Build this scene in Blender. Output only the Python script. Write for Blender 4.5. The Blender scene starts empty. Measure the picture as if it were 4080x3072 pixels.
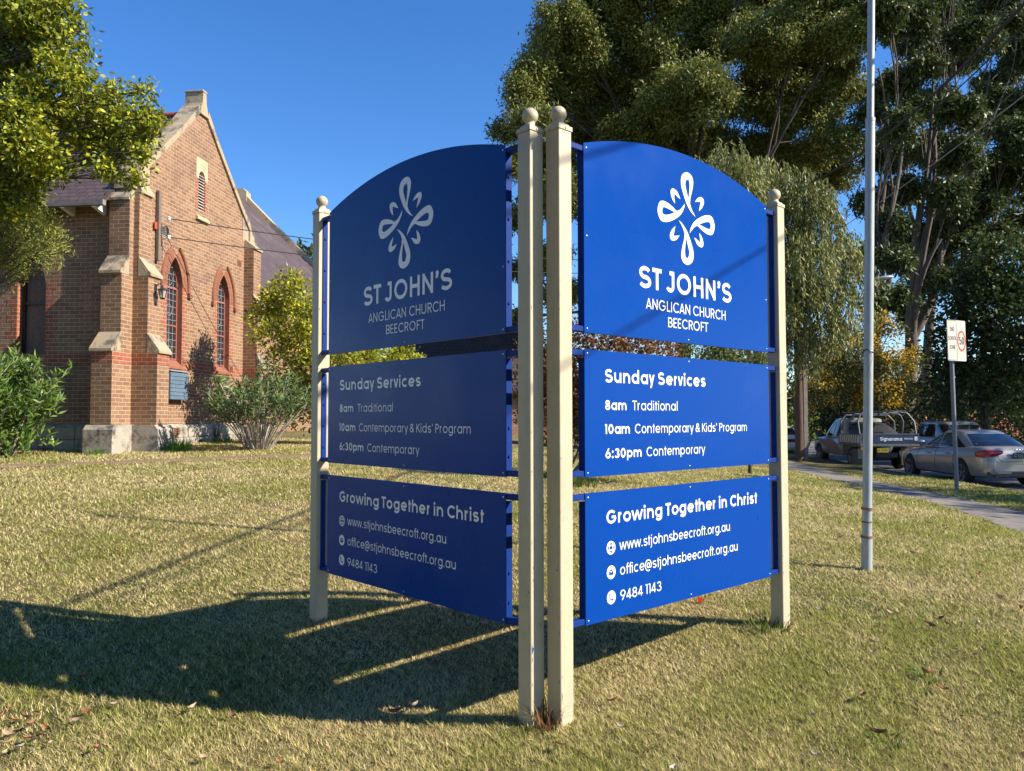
import bpy, bmesh, math, random
import numpy as np
from mathutils import Vector, Matrix
from mathutils.geometry import tessellate_polygon

random.seed(7)
RNG = np.random.default_rng(11)
R = math.radians
S = bpy.context.scene
COL = S.collection

# ------------------------------------------------------------------ camera
CAM_Z, PITCH, ROLL, FPX = 1.46, R(2.335), R(0.07), 3204.46
cam_d = bpy.data.cameras.new('camera')
cam_d.sensor_width = 36.0
cam_d.lens = FPX / 4080 * 36.0
cam_d.clip_start = 0.05
cam_d.clip_end = 2000
cam = bpy.data.objects.new('camera', cam_d)
cam.location = (0, 0, CAM_Z)
cam.rotation_euler = (math.pi / 2 + PITCH, 0, 0)
cam.rotation_euler.rotate_axis('Z', -ROLL)
COL.objects.link(cam)
S.camera = cam

# ------------------------------------------------------------------ sky and sun
SUN_EL, SUN_DIR = R(35.5), Vector((0.974, -0.25, 0)).normalized()      # horizontal direction towards the sun
S.world = bpy.data.worlds.new("World")
S.world.use_nodes = True
wt = S.world.node_tree
bg = wt.nodes['Background']
sky = wt.nodes.new('ShaderNodeTexSky')
sky.sky_type = 'NISHITA'
sky.sun_disc = False
sky.sun_elevation = SUN_EL
sky.sun_rotation = math.atan2(SUN_DIR.x, SUN_DIR.y)
sky.altitude = 0
sky.air_density = 1.0
sky.dust_density = 0.0
sky.ozone_density = 5.0
hs = wt.nodes.new('ShaderNodeHueSaturation')
hs.inputs['Saturation'].default_value = 1.22
hs.inputs['Hue'].default_value = 0.508
wt.links.new(sky.outputs[0], hs.inputs['Color'])
wt.links.new(hs.outputs[0], bg.inputs[0])
bg.inputs[1].default_value = 0.105
sun_d = bpy.data.lights.new('sun', 'SUN')
sun_d.energy = 5.0
sun_d.angle = R(0.5)
sun_d.color = (1.0, 0.92, 0.80)
sun = bpy.data.objects.new('sun', sun_d)
v = Vector((SUN_DIR.x * math.cos(SUN_EL), SUN_DIR.y * math.cos(SUN_EL), math.sin(SUN_EL)))
sun.rotation_euler = v.to_track_quat('Z', 'Y').to_euler()
sun.location = v * 60
COL.objects.link(sun)
S.view_settings.view_transform = 'Standard'
S.view_settings.look = 'None'
S.view_settings.exposure = 1.0
S.view_settings.gamma = 1.0
S.cycles.max_bounces = 6
S.cycles.transparent_max_bounces = 8

# ------------------------------------------------------------------ helpers
OFS = {}
def V(*a): return Vector(a)

def at(px, py, Y):
    """world point at forward distance Y seen at photo pixel (px, py) of the 4080 x 3072 frame"""
    a = (px - 2040) / FPX
    b = (1536 - py) / FPX
    cp, sp = math.cos(PITCH), math.sin(PITCH)
    d = Y / (cp - b * sp)
    return Vector((a * d, Y, CAM_Z + d * (b * cp + sp)))

def D(x, y, Y): return at(x * 1.8445, y * 1.8445, Y)

def tag(o, label=None, cat=None, group=None, kind=None):
    if label: o['label'] = label
    if cat: o['category'] = cat
    if group: o['group'] = group
    if kind: o['kind'] = kind
    return o

def empty(name, loc, label=None, cat=None, group=None, rz=0, local=False):
    o = bpy.data.objects.new(name, None)
    o.empty_display_size = 0.2
    o.location = loc
    o.rotation_euler = (0, 0, rz)
    COL.objects.link(o)
    OFS[o] = Vector((0, 0, 0)) if local else Vector(loc)
    return tag(o, label, cat, group)

def link_mesh(name, me, mat, parent=None, smooth=False):
    o = bpy.data.objects.new(name, me)
    mats = mat if isinstance(mat, (list, tuple)) else [mat]
    for m in mats: me.materials.append(m)
    COL.objects.link(o)
    if parent is not None:
        o.parent = parent
        OFS[o] = OFS[parent]
    if smooth:
        me.polygons.foreach_set('use_smooth', [True] * len(me.polygons))
    return o

class MB:
    """collects faces; build() links them as one mesh object (world coordinates, minus the parent's place)"""
    def __init__(s): s.v, s.f, s.m = [], [], []
    def face(s, pts, mi=0):
        n = len(s.v)
        s.v += [tuple(p) for p in pts]
        s.f.append(tuple(range(n, n + len(pts)))); s.m.append(mi)
        return s
    def grid(s, rows, close_u=False, close_v=False, mi=0, flip=False):
        n = len(s.v); nr, nc = len(rows), len(rows[0])
        for r in rows: s.v += [tuple(p) for p in r]
        for i in range(nr if close_v else nr - 1):
            for j in range(nc if close_u else nc - 1):
                a, b = n + i * nc + j, n + i * nc + (j + 1) % nc
                c, d = n + ((i + 1) % nr) * nc + (j + 1) % nc, n + ((i + 1) % nr) * nc + j
                s.f.append((a, d, c, b) if flip else (a, b, c, d)); s.m.append(mi)
        return s
    def obox(s, o, ax, ay, az, mi=0):
        """box: corner o and three edge vectors"""
        o, ax, ay, az = Vector(o), Vector(ax), Vector(ay), Vector(az)
        if ax.cross(ay).dot(az) < 0: ax, ay = ay, ax
        p = [o, o + ax, o + ax + ay, o + ay]
        q = [a + az for a in p]
        n = len(s.v); s.v += [tuple(a) for a in p + q]
        for f in ((3, 2, 1, 0), (4, 5, 6, 7), (0, 1, 5, 4), (1, 2, 6, 5), (2, 3, 7, 6), (3, 0, 4, 7)):
            s.f.append(tuple(n + i for i in f)); s.m.append(mi)
        return s
    def box(s, c, size, mi=0, rz=0):
        x, y, z = size
        cx, sx = math.cos(rz), math.sin(rz)
        ax, ay, az = Vector((cx, sx, 0)) * x, Vector((-sx, cx, 0)) * y, Vector((0, 0, z))
        return s.obox(Vector(c) - ax / 2 - ay / 2 - az / 2, ax, ay, az, mi)
    def prism(s, poly, ext, mi=0):
        """closed polygon (list of points) extruded by a vector"""
        poly = [Vector(p) for p in poly]; ext = Vector(ext)
        nrm = Vector((0, 0, 0))
        for i in range(len(poly)): nrm += poly[i].cross(poly[(i + 1) % len(poly)])
        if nrm.dot(ext) > 0: poly = poly[::-1]
        top = [p + ext for p in poly]
        s.face(poly, mi); s.face(top[::-1], mi)
        for i in range(len(poly)):
            j = (i + 1) % len(poly)
            s.face([poly[j], poly[i], top[i], top[j]], mi)
        return s
    def tube(s, pts, rad, seg=8, mi=0, caps=True):
        pts = [Vector(p) for p in pts]
        if not hasattr(rad, '__len__'): rad = [rad] * len(pts)
        rows = []; ref = None
        for i, p in enumerate(pts):
            t = (pts[min(i + 1, len(pts) - 1)] - pts[max(i - 1, 0)])
            t = t.normalized() if t.length > 1e-9 else Vector((0, 0, 1))
            if ref is None: ref = t.orthogonal().normalized()
            ref = (ref - t * ref.dot(t))
            ref = ref.normalized() if ref.length > 1e-6 else t.orthogonal().normalized()
            b = t.cross(ref)
            rows.append([p + (ref * math.cos(2 * math.pi * k / seg) + b * math.sin(2 * math.pi * k / seg)) * rad[i] for k in range(seg)])
        s.grid(rows, close_u=True, mi=mi)
        if caps:
            s.face(rows[0][::-1], mi); s.face(rows[-1], mi)
        return s
    def lathe(s, c, prof, seg=20, mi=0):
        """profile of (radius, z) round the vertical axis at c"""
        c = Vector(c)
        rows = [[c + Vector((r * math.cos(2 * math.pi * k / seg), r * math.sin(2 * math.pi * k / seg), z)) for k in range(seg)] for r, z in prof]
        return s.grid(rows, close_u=True, mi=mi)
    def holed(s, outer, holes, to3, mi=0, flip=False):
        """flat polygon with holes, given in 2-D; to3 maps (u, v) to space"""
        polys = [[Vector((p[0], p[1], 0)) for p in outer]] + [[Vector((p[0], p[1], 0)) for p in h] for h in holes]
        flat = [p for poly in polys for p in poly]
        n = len(s.v); s.v += [tuple(to3(p.x, p.y)) for p in flat]
        for t in tessellate_polygon(polys):
            a, b, c = [flat[i] for i in t]
            ccw = (b - a).cross(c - a).z > 0
            t = tuple(t) if ccw != flip else tuple(t)[::-1]
            s.f.append(tuple(n + i for i in t)); s.m.append(mi)
        return s
    def build(s, name, mat, parent=None, smooth=False, weld=0.0):
        me = bpy.data.meshes.new(name)
        o3 = OFS[parent] if parent is not None else Vector((0, 0, 0))
        me.from_pydata([(a[0] - o3.x, a[1] - o3.y, a[2] - o3.z) for a in s.v], [], s.f)
        if len(set(s.m)) > 1: me.polygons.foreach_set('material_index', s.m)
        if weld:
            b = bmesh.new(); b.from_mesh(me)
            bmesh.ops.remove_doubles(b, verts=b.verts, dist=weld)
            b.to_mesh(me); b.free()
        me.update()
        o = link_mesh(name, me, mat, parent)
        if smooth:
            for p in me.polygons: p.use_smooth = True
            if smooth is not True: me.set_sharp_from_angle(angle=R(smooth))
        return o

def bevel(o, w=0.004, n=2):
    m = o.modifiers.new('bevel', 'BEVEL'); m.width = w; m.segments = n; m.limit_method = 'ANGLE'; m.angle_limit = R(40)
    return o

# ------------------------------------------------------------------ materials
def new_mat(name):
    m = bpy.data.materials.new(name); m.use_nodes = True
    return m, m.node_tree, m.node_tree.nodes['Principled BSDF']

def nd(t, typ, **kw):
    n = t.nodes.new(typ)
    for k, val in kw.items():
        if k in n.inputs.keys() if isinstance(k, str) else False: n.inputs[k].default_value = val
        else: setattr(n, k, val)
    return n

def noise(t, scale, detail=4, rough=0.6, vec=None):
    n = t.nodes.new('ShaderNodeTexNoise')
    n.inputs['Scale'].default_value = scale; n.inputs['Detail'].default_value = detail; n.inputs['Roughness'].default_value = rough
    if vec is not None: t.links.new(vec, n.inputs['Vector'])
    return n.outputs['Fac']

def ramp(t, fac, stops, interp='LINEAR'):
    n = t.nodes.new('ShaderNodeValToRGB'); e = n.color_ramp.elements
    n.color_ramp.interpolation = interp
    while len(e) < len(stops): e.new(0.5)
    for el, (p, c) in zip(e, stops):
        el.position = p; el.color = (c[0], c[1], c[2], 1) if hasattr(c, '__len__') else (c, c, c, 1)
    t.links.new(fac, n.inputs[0])
    return n.outputs['Color']

def mix(t, fac, a, b, mode='MIX'):
    n = t.nodes.new('ShaderNodeMix'); n.data_type = 'RGBA'; n.blend_type = mode
    for sock, val in ((n.inputs[0], fac), (n.inputs[6], a), (n.inputs[7], b)):
        if isinstance(val, bpy.types.NodeSocket): t.links.new(val, sock)
        elif hasattr(val, '__len__'): sock.default_value = (val[0], val[1], val[2], 1)
        else: sock.default_value = val
    return n.outputs[2]

def math_n(t, op, a, b=0.0):
    n = t.nodes.new('ShaderNodeMath'); n.operation = op
    for sock, val in ((n.inputs[0], a), (n.inputs[1], b)):
        if isinstance(val, bpy.types.NodeSocket): t.links.new(val, sock)
        else: sock.default_value = val
    return n.outputs[0]

def bump(t, p, h, strength=0.4, dist=0.01):
    n = t.nodes.new('ShaderNodeBump'); n.inputs['Strength'].default_value = strength; n.inputs['Distance'].default_value = dist
    t.links.new(h, n.inputs['Height']); t.links.new(n.outputs[0], p.inputs['Normal'])

def wpos(t): return t.nodes.new('ShaderNodeNewGeometry').outputs['Position']
def opos(t): return t.nodes.new('ShaderNodeTexCoord').outputs['Object']

def M(name, c1, c2=None, scale=8.0, rough=0.6, bmp=0.0, bscale=60.0, metallic=0.0, coat=0.0, lo=0.35, hi=0.65, world=False):
    m, t, p = new_mat(name)
    pos = wpos(t) if world else opos(t)
    if c2 is None: c2 = tuple(x * 0.82 for x in c1)
    f = noise(t, scale, 6, 0.65, pos)
    t.links.new(ramp(t, f, [(lo, c1), (hi, c2)]), p.inputs['Base Color'])
    p.inputs['Roughness'].default_value = rough; p.inputs['Metallic'].default_value = metallic
    p.inputs['Coat Weight'].default_value = coat
    if bmp: bump(t, p, noise(t, bscale, 5, 0.6, pos), bmp, 0.01)
    return m

def wall_uv(t):
    """(along the wall, up the slope) of the world position: keeps courses level on any wall or roof"""
    g = t.nodes.new('ShaderNodeNewGeometry')
    c = t.nodes.new('ShaderNodeVectorMath'); c.operation = 'CROSS_PRODUCT'; c.inputs[0].default_value = (0, 0, 1)
    t.links.new(g.outputs['True Normal'], c.inputs[1])
    n = t.nodes.new('ShaderNodeVectorMath'); n.operation = 'NORMALIZE'; t.links.new(c.outputs[0], n.inputs[0])
    d = t.nodes.new('ShaderNodeVectorMath'); d.operation = 'CROSS_PRODUCT'
    t.links.new(g.outputs['True Normal'], d.inputs[0]); t.links.new(n.outputs[0], d.inputs[1])
    us = t.nodes.new('ShaderNodeVectorMath'); us.operation = 'DOT_PRODUCT'
    t.links.new(g.outputs['Position'], us.inputs[0]); t.links.new(n.outputs[0], us.inputs[1])
    vs = t.nodes.new('ShaderNodeVectorMath'); vs.operation = 'DOT_PRODUCT'
    t.links.new(g.outputs['Position'], vs.inputs[0]); t.links.new(d.outputs[0], vs.inputs[1])
    cb = t.nodes.new('ShaderNodeCombineXYZ')
    t.links.new(us.outputs['Value'], cb.inputs[0]); t.links.new(vs.outputs['Value'], cb.inputs[1])
    return cb.outputs[0], g.outputs['Position']

def brick_mat(name, ca, cb, mortar, bw=0.24, bh=0.086, ms=0.006, dirt=(0.05, 0.04, 0.035), dirt_amt=0.35, bmp=0.6, rough=0.85, smooth=0.3):
    m, t, p = new_mat(name)
    uv, pos = wall_uv(t)
    b = t.nodes.new('ShaderNodeTexBrick')
    t.links.new(uv, b.inputs['Vector'])
    b.inputs['Scale'].default_value = 1.0
    b.inputs['Brick Width'].default_value = bw; b.inputs['Row Height'].default_value = bh
    b.inputs['Mortar Size'].default_value = ms; b.inputs['Mortar Smooth'].default_value = smooth
    b.inputs['Bias'].default_value = 0.0
    b.inputs['Color1'].default_value = (*ca, 1); b.inputs['Color2'].default_value = (*cb, 1); b.inputs['Mortar'].default_value = (*mortar, 1)
    v1 = ramp(t, noise(t, 26, 5, 0.7, pos), [(0.3, 0.72), (0.7, 1.18)])
    c = mix(t, 1.0, b.outputs['Color'], v1, 'MULTIPLY')
    big = ramp(t, noise(t, 0.9, 6, 0.7, pos), [(0.5, 0.0), (0.72, 1.0)])
    c = mix(t, math_n(t, 'MULTIPLY', big, dirt_amt), c, dirt)
    t.links.new(c, p.inputs['Base Color'])
    p.inputs['Roughness'].default_value = rough
    h = math_n(t, 'SUBTRACT', noise(t, 90, 4, 0.6, pos), math_n(t, 'MULTIPLY', b.outputs['Fac'], 1.6))
    bump(t, p, h, bmp, 0.006)
    return m

def leaf_mat(name, rough=0.45, trans=0.25, spec=0.4):
    m, t, p = new_mat(name)
    a = t.nodes.new('ShaderNodeAttribute'); a.attribute_name = 'tint'
    t.links.new(a.outputs['Color'], p.inputs['Base Color'])
    p.inputs['Roughness'].default_value = rough
    p.inputs['Specular IOR Level'].default_value = spec
    tr = t.nodes.new('ShaderNodeBsdfTranslucent'); t.links.new(a.outputs['Color'], tr.inputs['Color'])
    mx = t.nodes.new('ShaderNodeMixShader'); mx.inputs[0].default_value = trans
    t.links.new(p.outputs[0], mx.inputs[1]); t.links.new(tr.outputs[0], mx.inputs[2])
    t.links.new(mx.outputs[0], t.nodes['Material Output'].inputs['Surface'])
    return m

MAT = {}
MAT['brick'] = brick_mat('brown_brick', (0.195, 0.101, 0.055), (0.30, 0.166, 0.088), (0.46, 0.35, 0.235), ms=0.0068)
MAT['red_brick'] = brick_mat('red_brick', (0.34, 0.105, 0.050), (0.26, 0.075, 0.038), (0.46, 0.34, 0.24), dirt_amt=0.4)
MAT['red_plain'] = M('red_moulded_brick', (0.29, 0.112, 0.058), (0.20, 0.075, 0.042), 14, 0.8, 0.3, world=True)
def stone_mat(name, a, b, dark, amt):
    m, t, p = new_mat(name); pos = wpos(t)
    c = ramp(t, noise(t, 2.2, 6, 0.7, pos), [(0.35, a), (0.62, b)])
    st = ramp(t, noise(t, 1.5, 8, 0.75, pos), [(0.5, 0.0), (0.6, 1.0)])
    c = mix(t, math_n(t, 'MULTIPLY', st, amt), c, dark)
    t.links.new(c, p.inputs['Base Color']); p.inputs['Roughness'].default_value = 0.9
    bump(t, p, noise(t, 22, 8, 0.7, pos), 0.7, 0.02)
    return m
MAT['stone'] = stone_mat('weathered_sandstone', (0.40, 0.30, 0.175), (0.33, 0.27, 0.19), (0.06, 0.053, 0.048), 0.85)
MAT['stone_clean'] = stone_mat('pale_sandstone', (0.53, 0.40, 0.24), (0.43, 0.34, 0.22), (0.18, 0.15, 0.12), 0.5)
MAT['plinth'] = stone_mat('grey_plinth_stone', (0.40, 0.35, 0.27), (0.30, 0.27, 0.22), (0.04, 0.038, 0.036), 0.9)
MAT['slate'] = brick_mat('purple_roof_tiles', (0.115, 0.074, 0.066), (0.085, 0.056, 0.052), (0.018, 0.013, 0.012), 0.21, 0.17, 0.011, (0.19, 0.165, 0.145), 0.55, 0.9, 0.6)
MAT['hall_tile'] = brick_mat('dark_brown_tiles', (0.055, 0.038, 0.03), (0.04, 0.028, 0.024), (0.008, 0.007, 0.006), 0.25, 0.28, 0.02, (0.1, 0.08, 0.07), 0.3, 0.9)
MAT['orange_tile'] = brick_mat('orange_clay_tiles', (0.46, 0.13, 0.045), (0.36, 0.09, 0.035), (0.12, 0.03, 0.015), 0.25, 0.30, 0.03, (0.2, 0.1, 0.06), 0.3, 0.9)
MAT['timber'] = M('weathered_timber', (0.20, 0.15, 0.115), (0.13, 0.095, 0.075), 20, 0.85, 0.4, 40)
MAT['white'] = M('white_paint', (0.78, 0.77, 0.73), (0.70, 0.69, 0.65), 12, 0.5)
MAT['dark'] = M('dark_metal', (0.02, 0.02, 0.022), (0.03, 0.03, 0.03), 10, 0.45)
MAT['rubber'] = M('tyre_rubber', (0.018, 0.018, 0.018), (0.03, 0.028, 0.026), 30, 0.85)
MAT['leadframe'] = M('window_frame_paint', (0.30, 0.10, 0.075), (0.24, 0.09, 0.07), 12, 0.6)
MAT['lead'] = M('lead_came', (0.30, 0.29, 0.27), (0.22, 0.21, 0.2), 12, 0.6)
def glass_mat(name, col, rough=0.05):
    m, t, p = new_mat(name)
    p.inputs['Base Color'].default_value = (*col, 1); p.inputs['Roughness'].default_value = rough
    p.inputs['Specular IOR Level'].default_value = 0.8
    bump(t, p, noise(t, 9, 2, 0.5, opos(t)), 0.04, 0.02)
    return m
MAT['glass'] = glass_mat('dark_window_glass', (0.022, 0.02, 0.024), 0.12)
MAT['carglass'] = glass_mat('tinted_car_glass', (0.012, 0.014, 0.016), 0.03)

# ------------------------------------------------------------------ terrain
TP = np.array([(.15, 3.9, 0), (-1.27, 5.45, .11), (1.6, 5.4, .09), (3.1, 7.1, .13), (0, 2, -.12), (-1.0,4.55,-.06),(-3,4.7,-.05),(-2.2,5.6,-.02),(-.4,5,-.01),(-2,4,-.10), (3, 2.5, -.14), (-5, 9, .36),
               (-8.1, 16.3, .74), (-5.4, 17.5, .80), (.5, 13, .44), (5.6, 7, .02), (6.2, 9.8, .02), (7, 12.5, 0), (7.3, 14.5, 0), (7.4, 17, 0), (7.8, 22.4, 0),
               (3.6, 12, .20), (2, 20, .42), (-8, 24, .95), (4.6, 4.5, .0), (-10, 12, .62)], float)
def _U(r2): return np.where(r2 > 0, r2 * np.log(np.maximum(r2, 1e-12)) * 0.5, 0.0)
_n = len(TP)
_K = _U((TP[:, None, 0] - TP[None, :, 0]) ** 2 + (TP[:, None, 1] - TP[None, :, 1]) ** 2) + np.eye(_n) * 0.15
_P = np.c_[np.ones(_n), TP[:, :2]]
_A = np.block([[_K, _P], [_P.T, np.zeros((3, 3))]])
_W = np.linalg.solve(_A, np.r_[TP[:, 2], 0, 0, 0])
PY = np.array([-60, 0, 5, 9.76, 12.5, 14.5, 17, 22.4, 30, 40, 60, 120, 400.])
PX = np.array([5.3, 5.3, 5.45, 6.2, 7.0, 7.26, 7.4, 7.8, 8.6, 10.2, 15, 36, 160.])
def xpath(y):
    """x of the near edge of the footpath"""
    y = np.asarray(y, float)
    return (np.interp(y - 1.2, PY, PX) + np.interp(y, PY, PX) + np.interp(y + 1.2, PY, PX)) / 3
PW, KERB, ROADW = 1.2, 3.5, 7.6
def zg(x, y):
    x = np.asarray(x, float); y = np.asarray(y, float)
    xp = xpath(y)
    cx = np.clip(np.minimum(x, xp + PW), -11, 9); cy = np.clip(y, 1.2, 24)
    sh = cx.shape; a = cx.ravel(); b = cy.ravel()
    z = np.empty(a.shape)
    for i in range(0, len(a), 200000):
        aa, bb = a[i:i + 200000], b[i:i + 200000]
        k = _U((aa[:, None] - TP[None, :, 0]) ** 2 + (bb[:, None] - TP[None, :, 1]) ** 2)
        z[i:i + 200000] = k @ _W[:_n] + _W[_n] + _W[_n + 1] * aa + _W[_n + 2] * bb
    z = z.reshape(sh)
    d = x - xp
    t = np.clip((d - PW) / (KERB - PW), 0, 1)
    z = z + (-0.13 - z) * t ** 1.5                       # nature strip falls to the kerb
    z = np.where(d > KERB + 0.02, -0.30, z)
    z = np.where(d > KERB + ROADW + 0.1, -0.16, z)
    far = np.clip((d - KERB - ROADW - 3) / 30, 0, 1)
    return z - far * 2.2
def gz(x, y): return float(zg(np.array([x]), np.array([y]))[0])
# ================================================================== ground
def ground_mat():
    m, t, p = new_mat('lawn_soil'); pos = wpos(t)
    f1 = noise(t, 0.55, 6, 0.65, pos); f2 = noise(t, 9.0, 6, 0.75, pos); f3 = noise(t, 55, 4, 0.8, pos)
    straw = ramp(t, f2, [(0.3, (0.13, 0.10, 0.045)), (0.7, (0.36, 0.28, 0.135))])
    green = ramp(t, f2, [(0.3, (0.045, 0.055, 0.015)), (0.7, (0.15, 0.155, 0.045))])
    c = mix(t, ramp(t, f1, [(0.42, 0.0), (0.62, 1.0)]), straw, green)
    c = mix(t, 1.0, c, ramp(t, f3, [(0.3, 0.55), (0.7, 1.25)]), 'MULTIPLY')
    t.links.new(c, p.inputs['Base Color']); p.inputs['Roughness'].default_value = 1.0
    p.inputs['Specular IOR Level'].default_value = 0.1
    bump(t, p, f3, 1.0, 0.03)
    return m
MAT['lawn'] = ground_mat()

def axis(lo, hi, near_lo, near_hi, step, grow):
    a = list(np.arange(near_lo, near_hi + 1e-6, step)); s = step
    while a[-1] < hi: s *= grow; a.append(a[-1] + s)
    s = step
    while a[0] > lo: s *= grow; a.insert(0, a[0] - s)
    return np.array(a)

def np_mesh(name, verts, faces, mat, parent=None, kind=None, tint=None):
    """verts (n,3) array, faces (m,k) int array of one size k"""
    me = bpy.data.meshes.new(name)
    nv, (nf, k) = len(verts), faces.shape
    me.vertices.add(nv); me.vertices.foreach_set('co', verts.astype(np.float32).ravel())
    me.loops.add(nf * k); me.loops.foreach_set('vertex_index', faces.astype(np.int32).ravel())
    me.polygons.add(nf); me.polygons.foreach_set('loop_start', np.arange(0, nf * k, k, dtype=np.int32))
    me.polygons.foreach_set('loop_total', np.full(nf, k, np.int32))
    me.update(calc_edges=True)
    if tint is not None:
        a = me.color_attributes.new('tint', 'FLOAT_COLOR', 'POINT')
        a.data.foreach_set('color', np.c_[tint, np.ones(nv)].astype(np.float32).ravel())
    o = link_mesh(name, me, mat, parent)
    if kind: o['kind'] = kind
    return o

gx = axis(-420, 420, -13, 22, 0.22, 1.16)
gy = axis(-60, 520, 0.8, 26, 0.22, 1.16)
XX, YY = np.meshgrid(gx, gy)
ZZ = zg(XX, YY)
nx, ny = len(gx), len(gy)
idx = np.arange(nx * ny).reshape(ny, nx)
gf = np.stack([idx[:-1, :-1], idx[:-1, 1:], idx[1:, 1:], idx[1:, :-1]], -1).reshape(-1, 4)
g = np_mesh('ground', np.c_[XX.ravel(), YY.ravel(), ZZ.ravel()], gf, MAT['lawn'], kind='structure')
g.data.polygons.foreach_set('use_smooth', [True] * len(g.data.polygons))

def strip(name, d0, d1, ys, mat, dz, n=5, zf=None):
    rows = []
    for y in ys:
        x0 = float(xpath(y))
        r = []
        for k in range(n):
            x = x0 + d0 + (d1 - d0) * k / (n - 1)
            r.append((x, y, (gz(x, y) if zf is None else zf(x, y)) + dz))
        rows.append(r)
    mb = MB().grid(rows)
    return mb.build(name, mat, smooth=True)

def asphalt(name, a, b, crack=0.0):
    m, t, p = new_mat(name); pos = wpos(t)
    c = ramp(t, noise(t, 1.3, 6, 0.7, pos), [(0.35, a), (0.65, b)])
    c = mix(t, 1.0, c, ramp(t, noise(t, 120, 3, 0.7, pos), [(0.3, 0.7), (0.7, 1.25)]), 'MULTIPLY')
    if crack:
        sx = t.nodes.new('ShaderNodeSeparateXYZ'); t.links.new(pos, sx.inputs[0])
        fj = math_n(t, 'FRACT', math_n(t, 'MULTIPLY', math_n(t, 'ADD', sx.outputs['Y'], math_n(t, 'MULTIPLY', sx.outputs['X'], .12)), 0.66))
        c = mix(t, math_n(t, 'LESS_THAN', fj, 0.014), c, (0.05, 0.045, 0.035))
        st = ramp(t, noise(t, 2.6, 7, .75, pos), [(.52, 0.0), (.66, .6)])
        c = mix(t, st, c, (0.10, 0.088, 0.07))
        vo = t.nodes.new('ShaderNodeTexVoronoi'); vo.feature = 'DISTANCE_TO_EDGE'; vo.inputs['Scale'].default_value = 0.9
        t.links.new(pos, vo.inputs['Vector'])
        c = mix(t, ramp(t, vo.outputs['Distance'], [(0.0, 1.0), (0.012, 0.0)]), c, (0.08, 0.07, 0.055))
    t.links.new(c, p.inputs['Base Color']); p.inputs['Roughness'].default_value = 0.9
    bump(t, p, noise(t, 150, 4, 0.7, pos), 0.5, 0.006)
    return m
MAT['path'] = asphalt('footpath_concrete', (0.22, 0.19, 0.16), (0.155, 0.135, 0.115), 1.0)
MAT['road'] = asphalt('road_asphalt', (0.12, 0.115, 0.11), (0.085, 0.082, 0.08))
MAT['kerb'] = asphalt('kerb_concrete', (0.34, 0.32, 0.29), (0.24, 0.23, 0.21))
ys_f = [float(a) for a in axis(-40, 120, 4, 30, 0.5, 1.2)]
strip('footpath', 0.0, PW, ys_f, MAT['path'], 0.012)['kind'] = 'structure'
strip('road', KERB + 0.1, KERB + ROADW, ys_f, MAT['road'], 0.006, 5, lambda x, y: -0.295)['kind'] = 'structure'
rows = []
for y in ys_f:
    x0 = float(xpath(y)) + KERB - 0.06
    rows.append([(x0, y, -0.3), (x0, y, -0.135), (x0 + 0.12, y, -0.14), (x0 + 0.15, y, -0.16), (x0 + 0.17, y, -0.28), (x0 + 0.45, y, -0.283), (x0 + 0.45, y, -0.3)])
MB().grid(rows).build('kerb', MAT['kerb'], smooth=30)['kind'] = 'structure'
rows = []
for y in ys_f:
    x0 = float(xpath(y)) + KERB + ROADW - 0.05
    rows.append([(x0, y, -0.3), (x0 + 0.02, y, -0.16), (x0 + 0.16, y, -0.15), (x0 + 0.17, y, -0.3)])
MB().grid(rows).build('kerb', MAT['kerb'])['kind'] = 'structure'

# worn dirt track across the lawn in front of the church
MAT['dirt'] = M('bare_dirt', (0.24, 0.15, 0.085), (0.17, 0.115, 0.06), 6, 1.0, 0.6, 40, world=True)
tr_pts = [(-12.5, 12.2), (-10, 13.0), (-8.6, 13.5), (-7, 14.3), (-5.5, 15.15), (-4, 16.0), (-2.5, 16.8), (-0.5, 17.7), (2, 18.5)]
rows = []
for i in range(60):
    f = i / 59 * (len(tr_pts) - 1); k = min(int(f), len(tr_pts) - 2); q = f - k
    x = tr_pts[k][0] * (1 - q) + tr_pts[k + 1][0] * q; y = tr_pts[k][1] * (1 - q) + tr_pts[k + 1][1] * q
    w = 0.30 + 0.09 * math.sin(i * 1.7) + 0.06 * math.sin(i * 4.1)
    rows.append([(x + s * w * -0.5, y + s * w, gz(x + s * w * -0.5, y + s * w) + 0.012) for s in (-1, 0, 1)])
MB().grid(rows).build('dirt_path', MAT['dirt'])['kind'] = 'structure'

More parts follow.
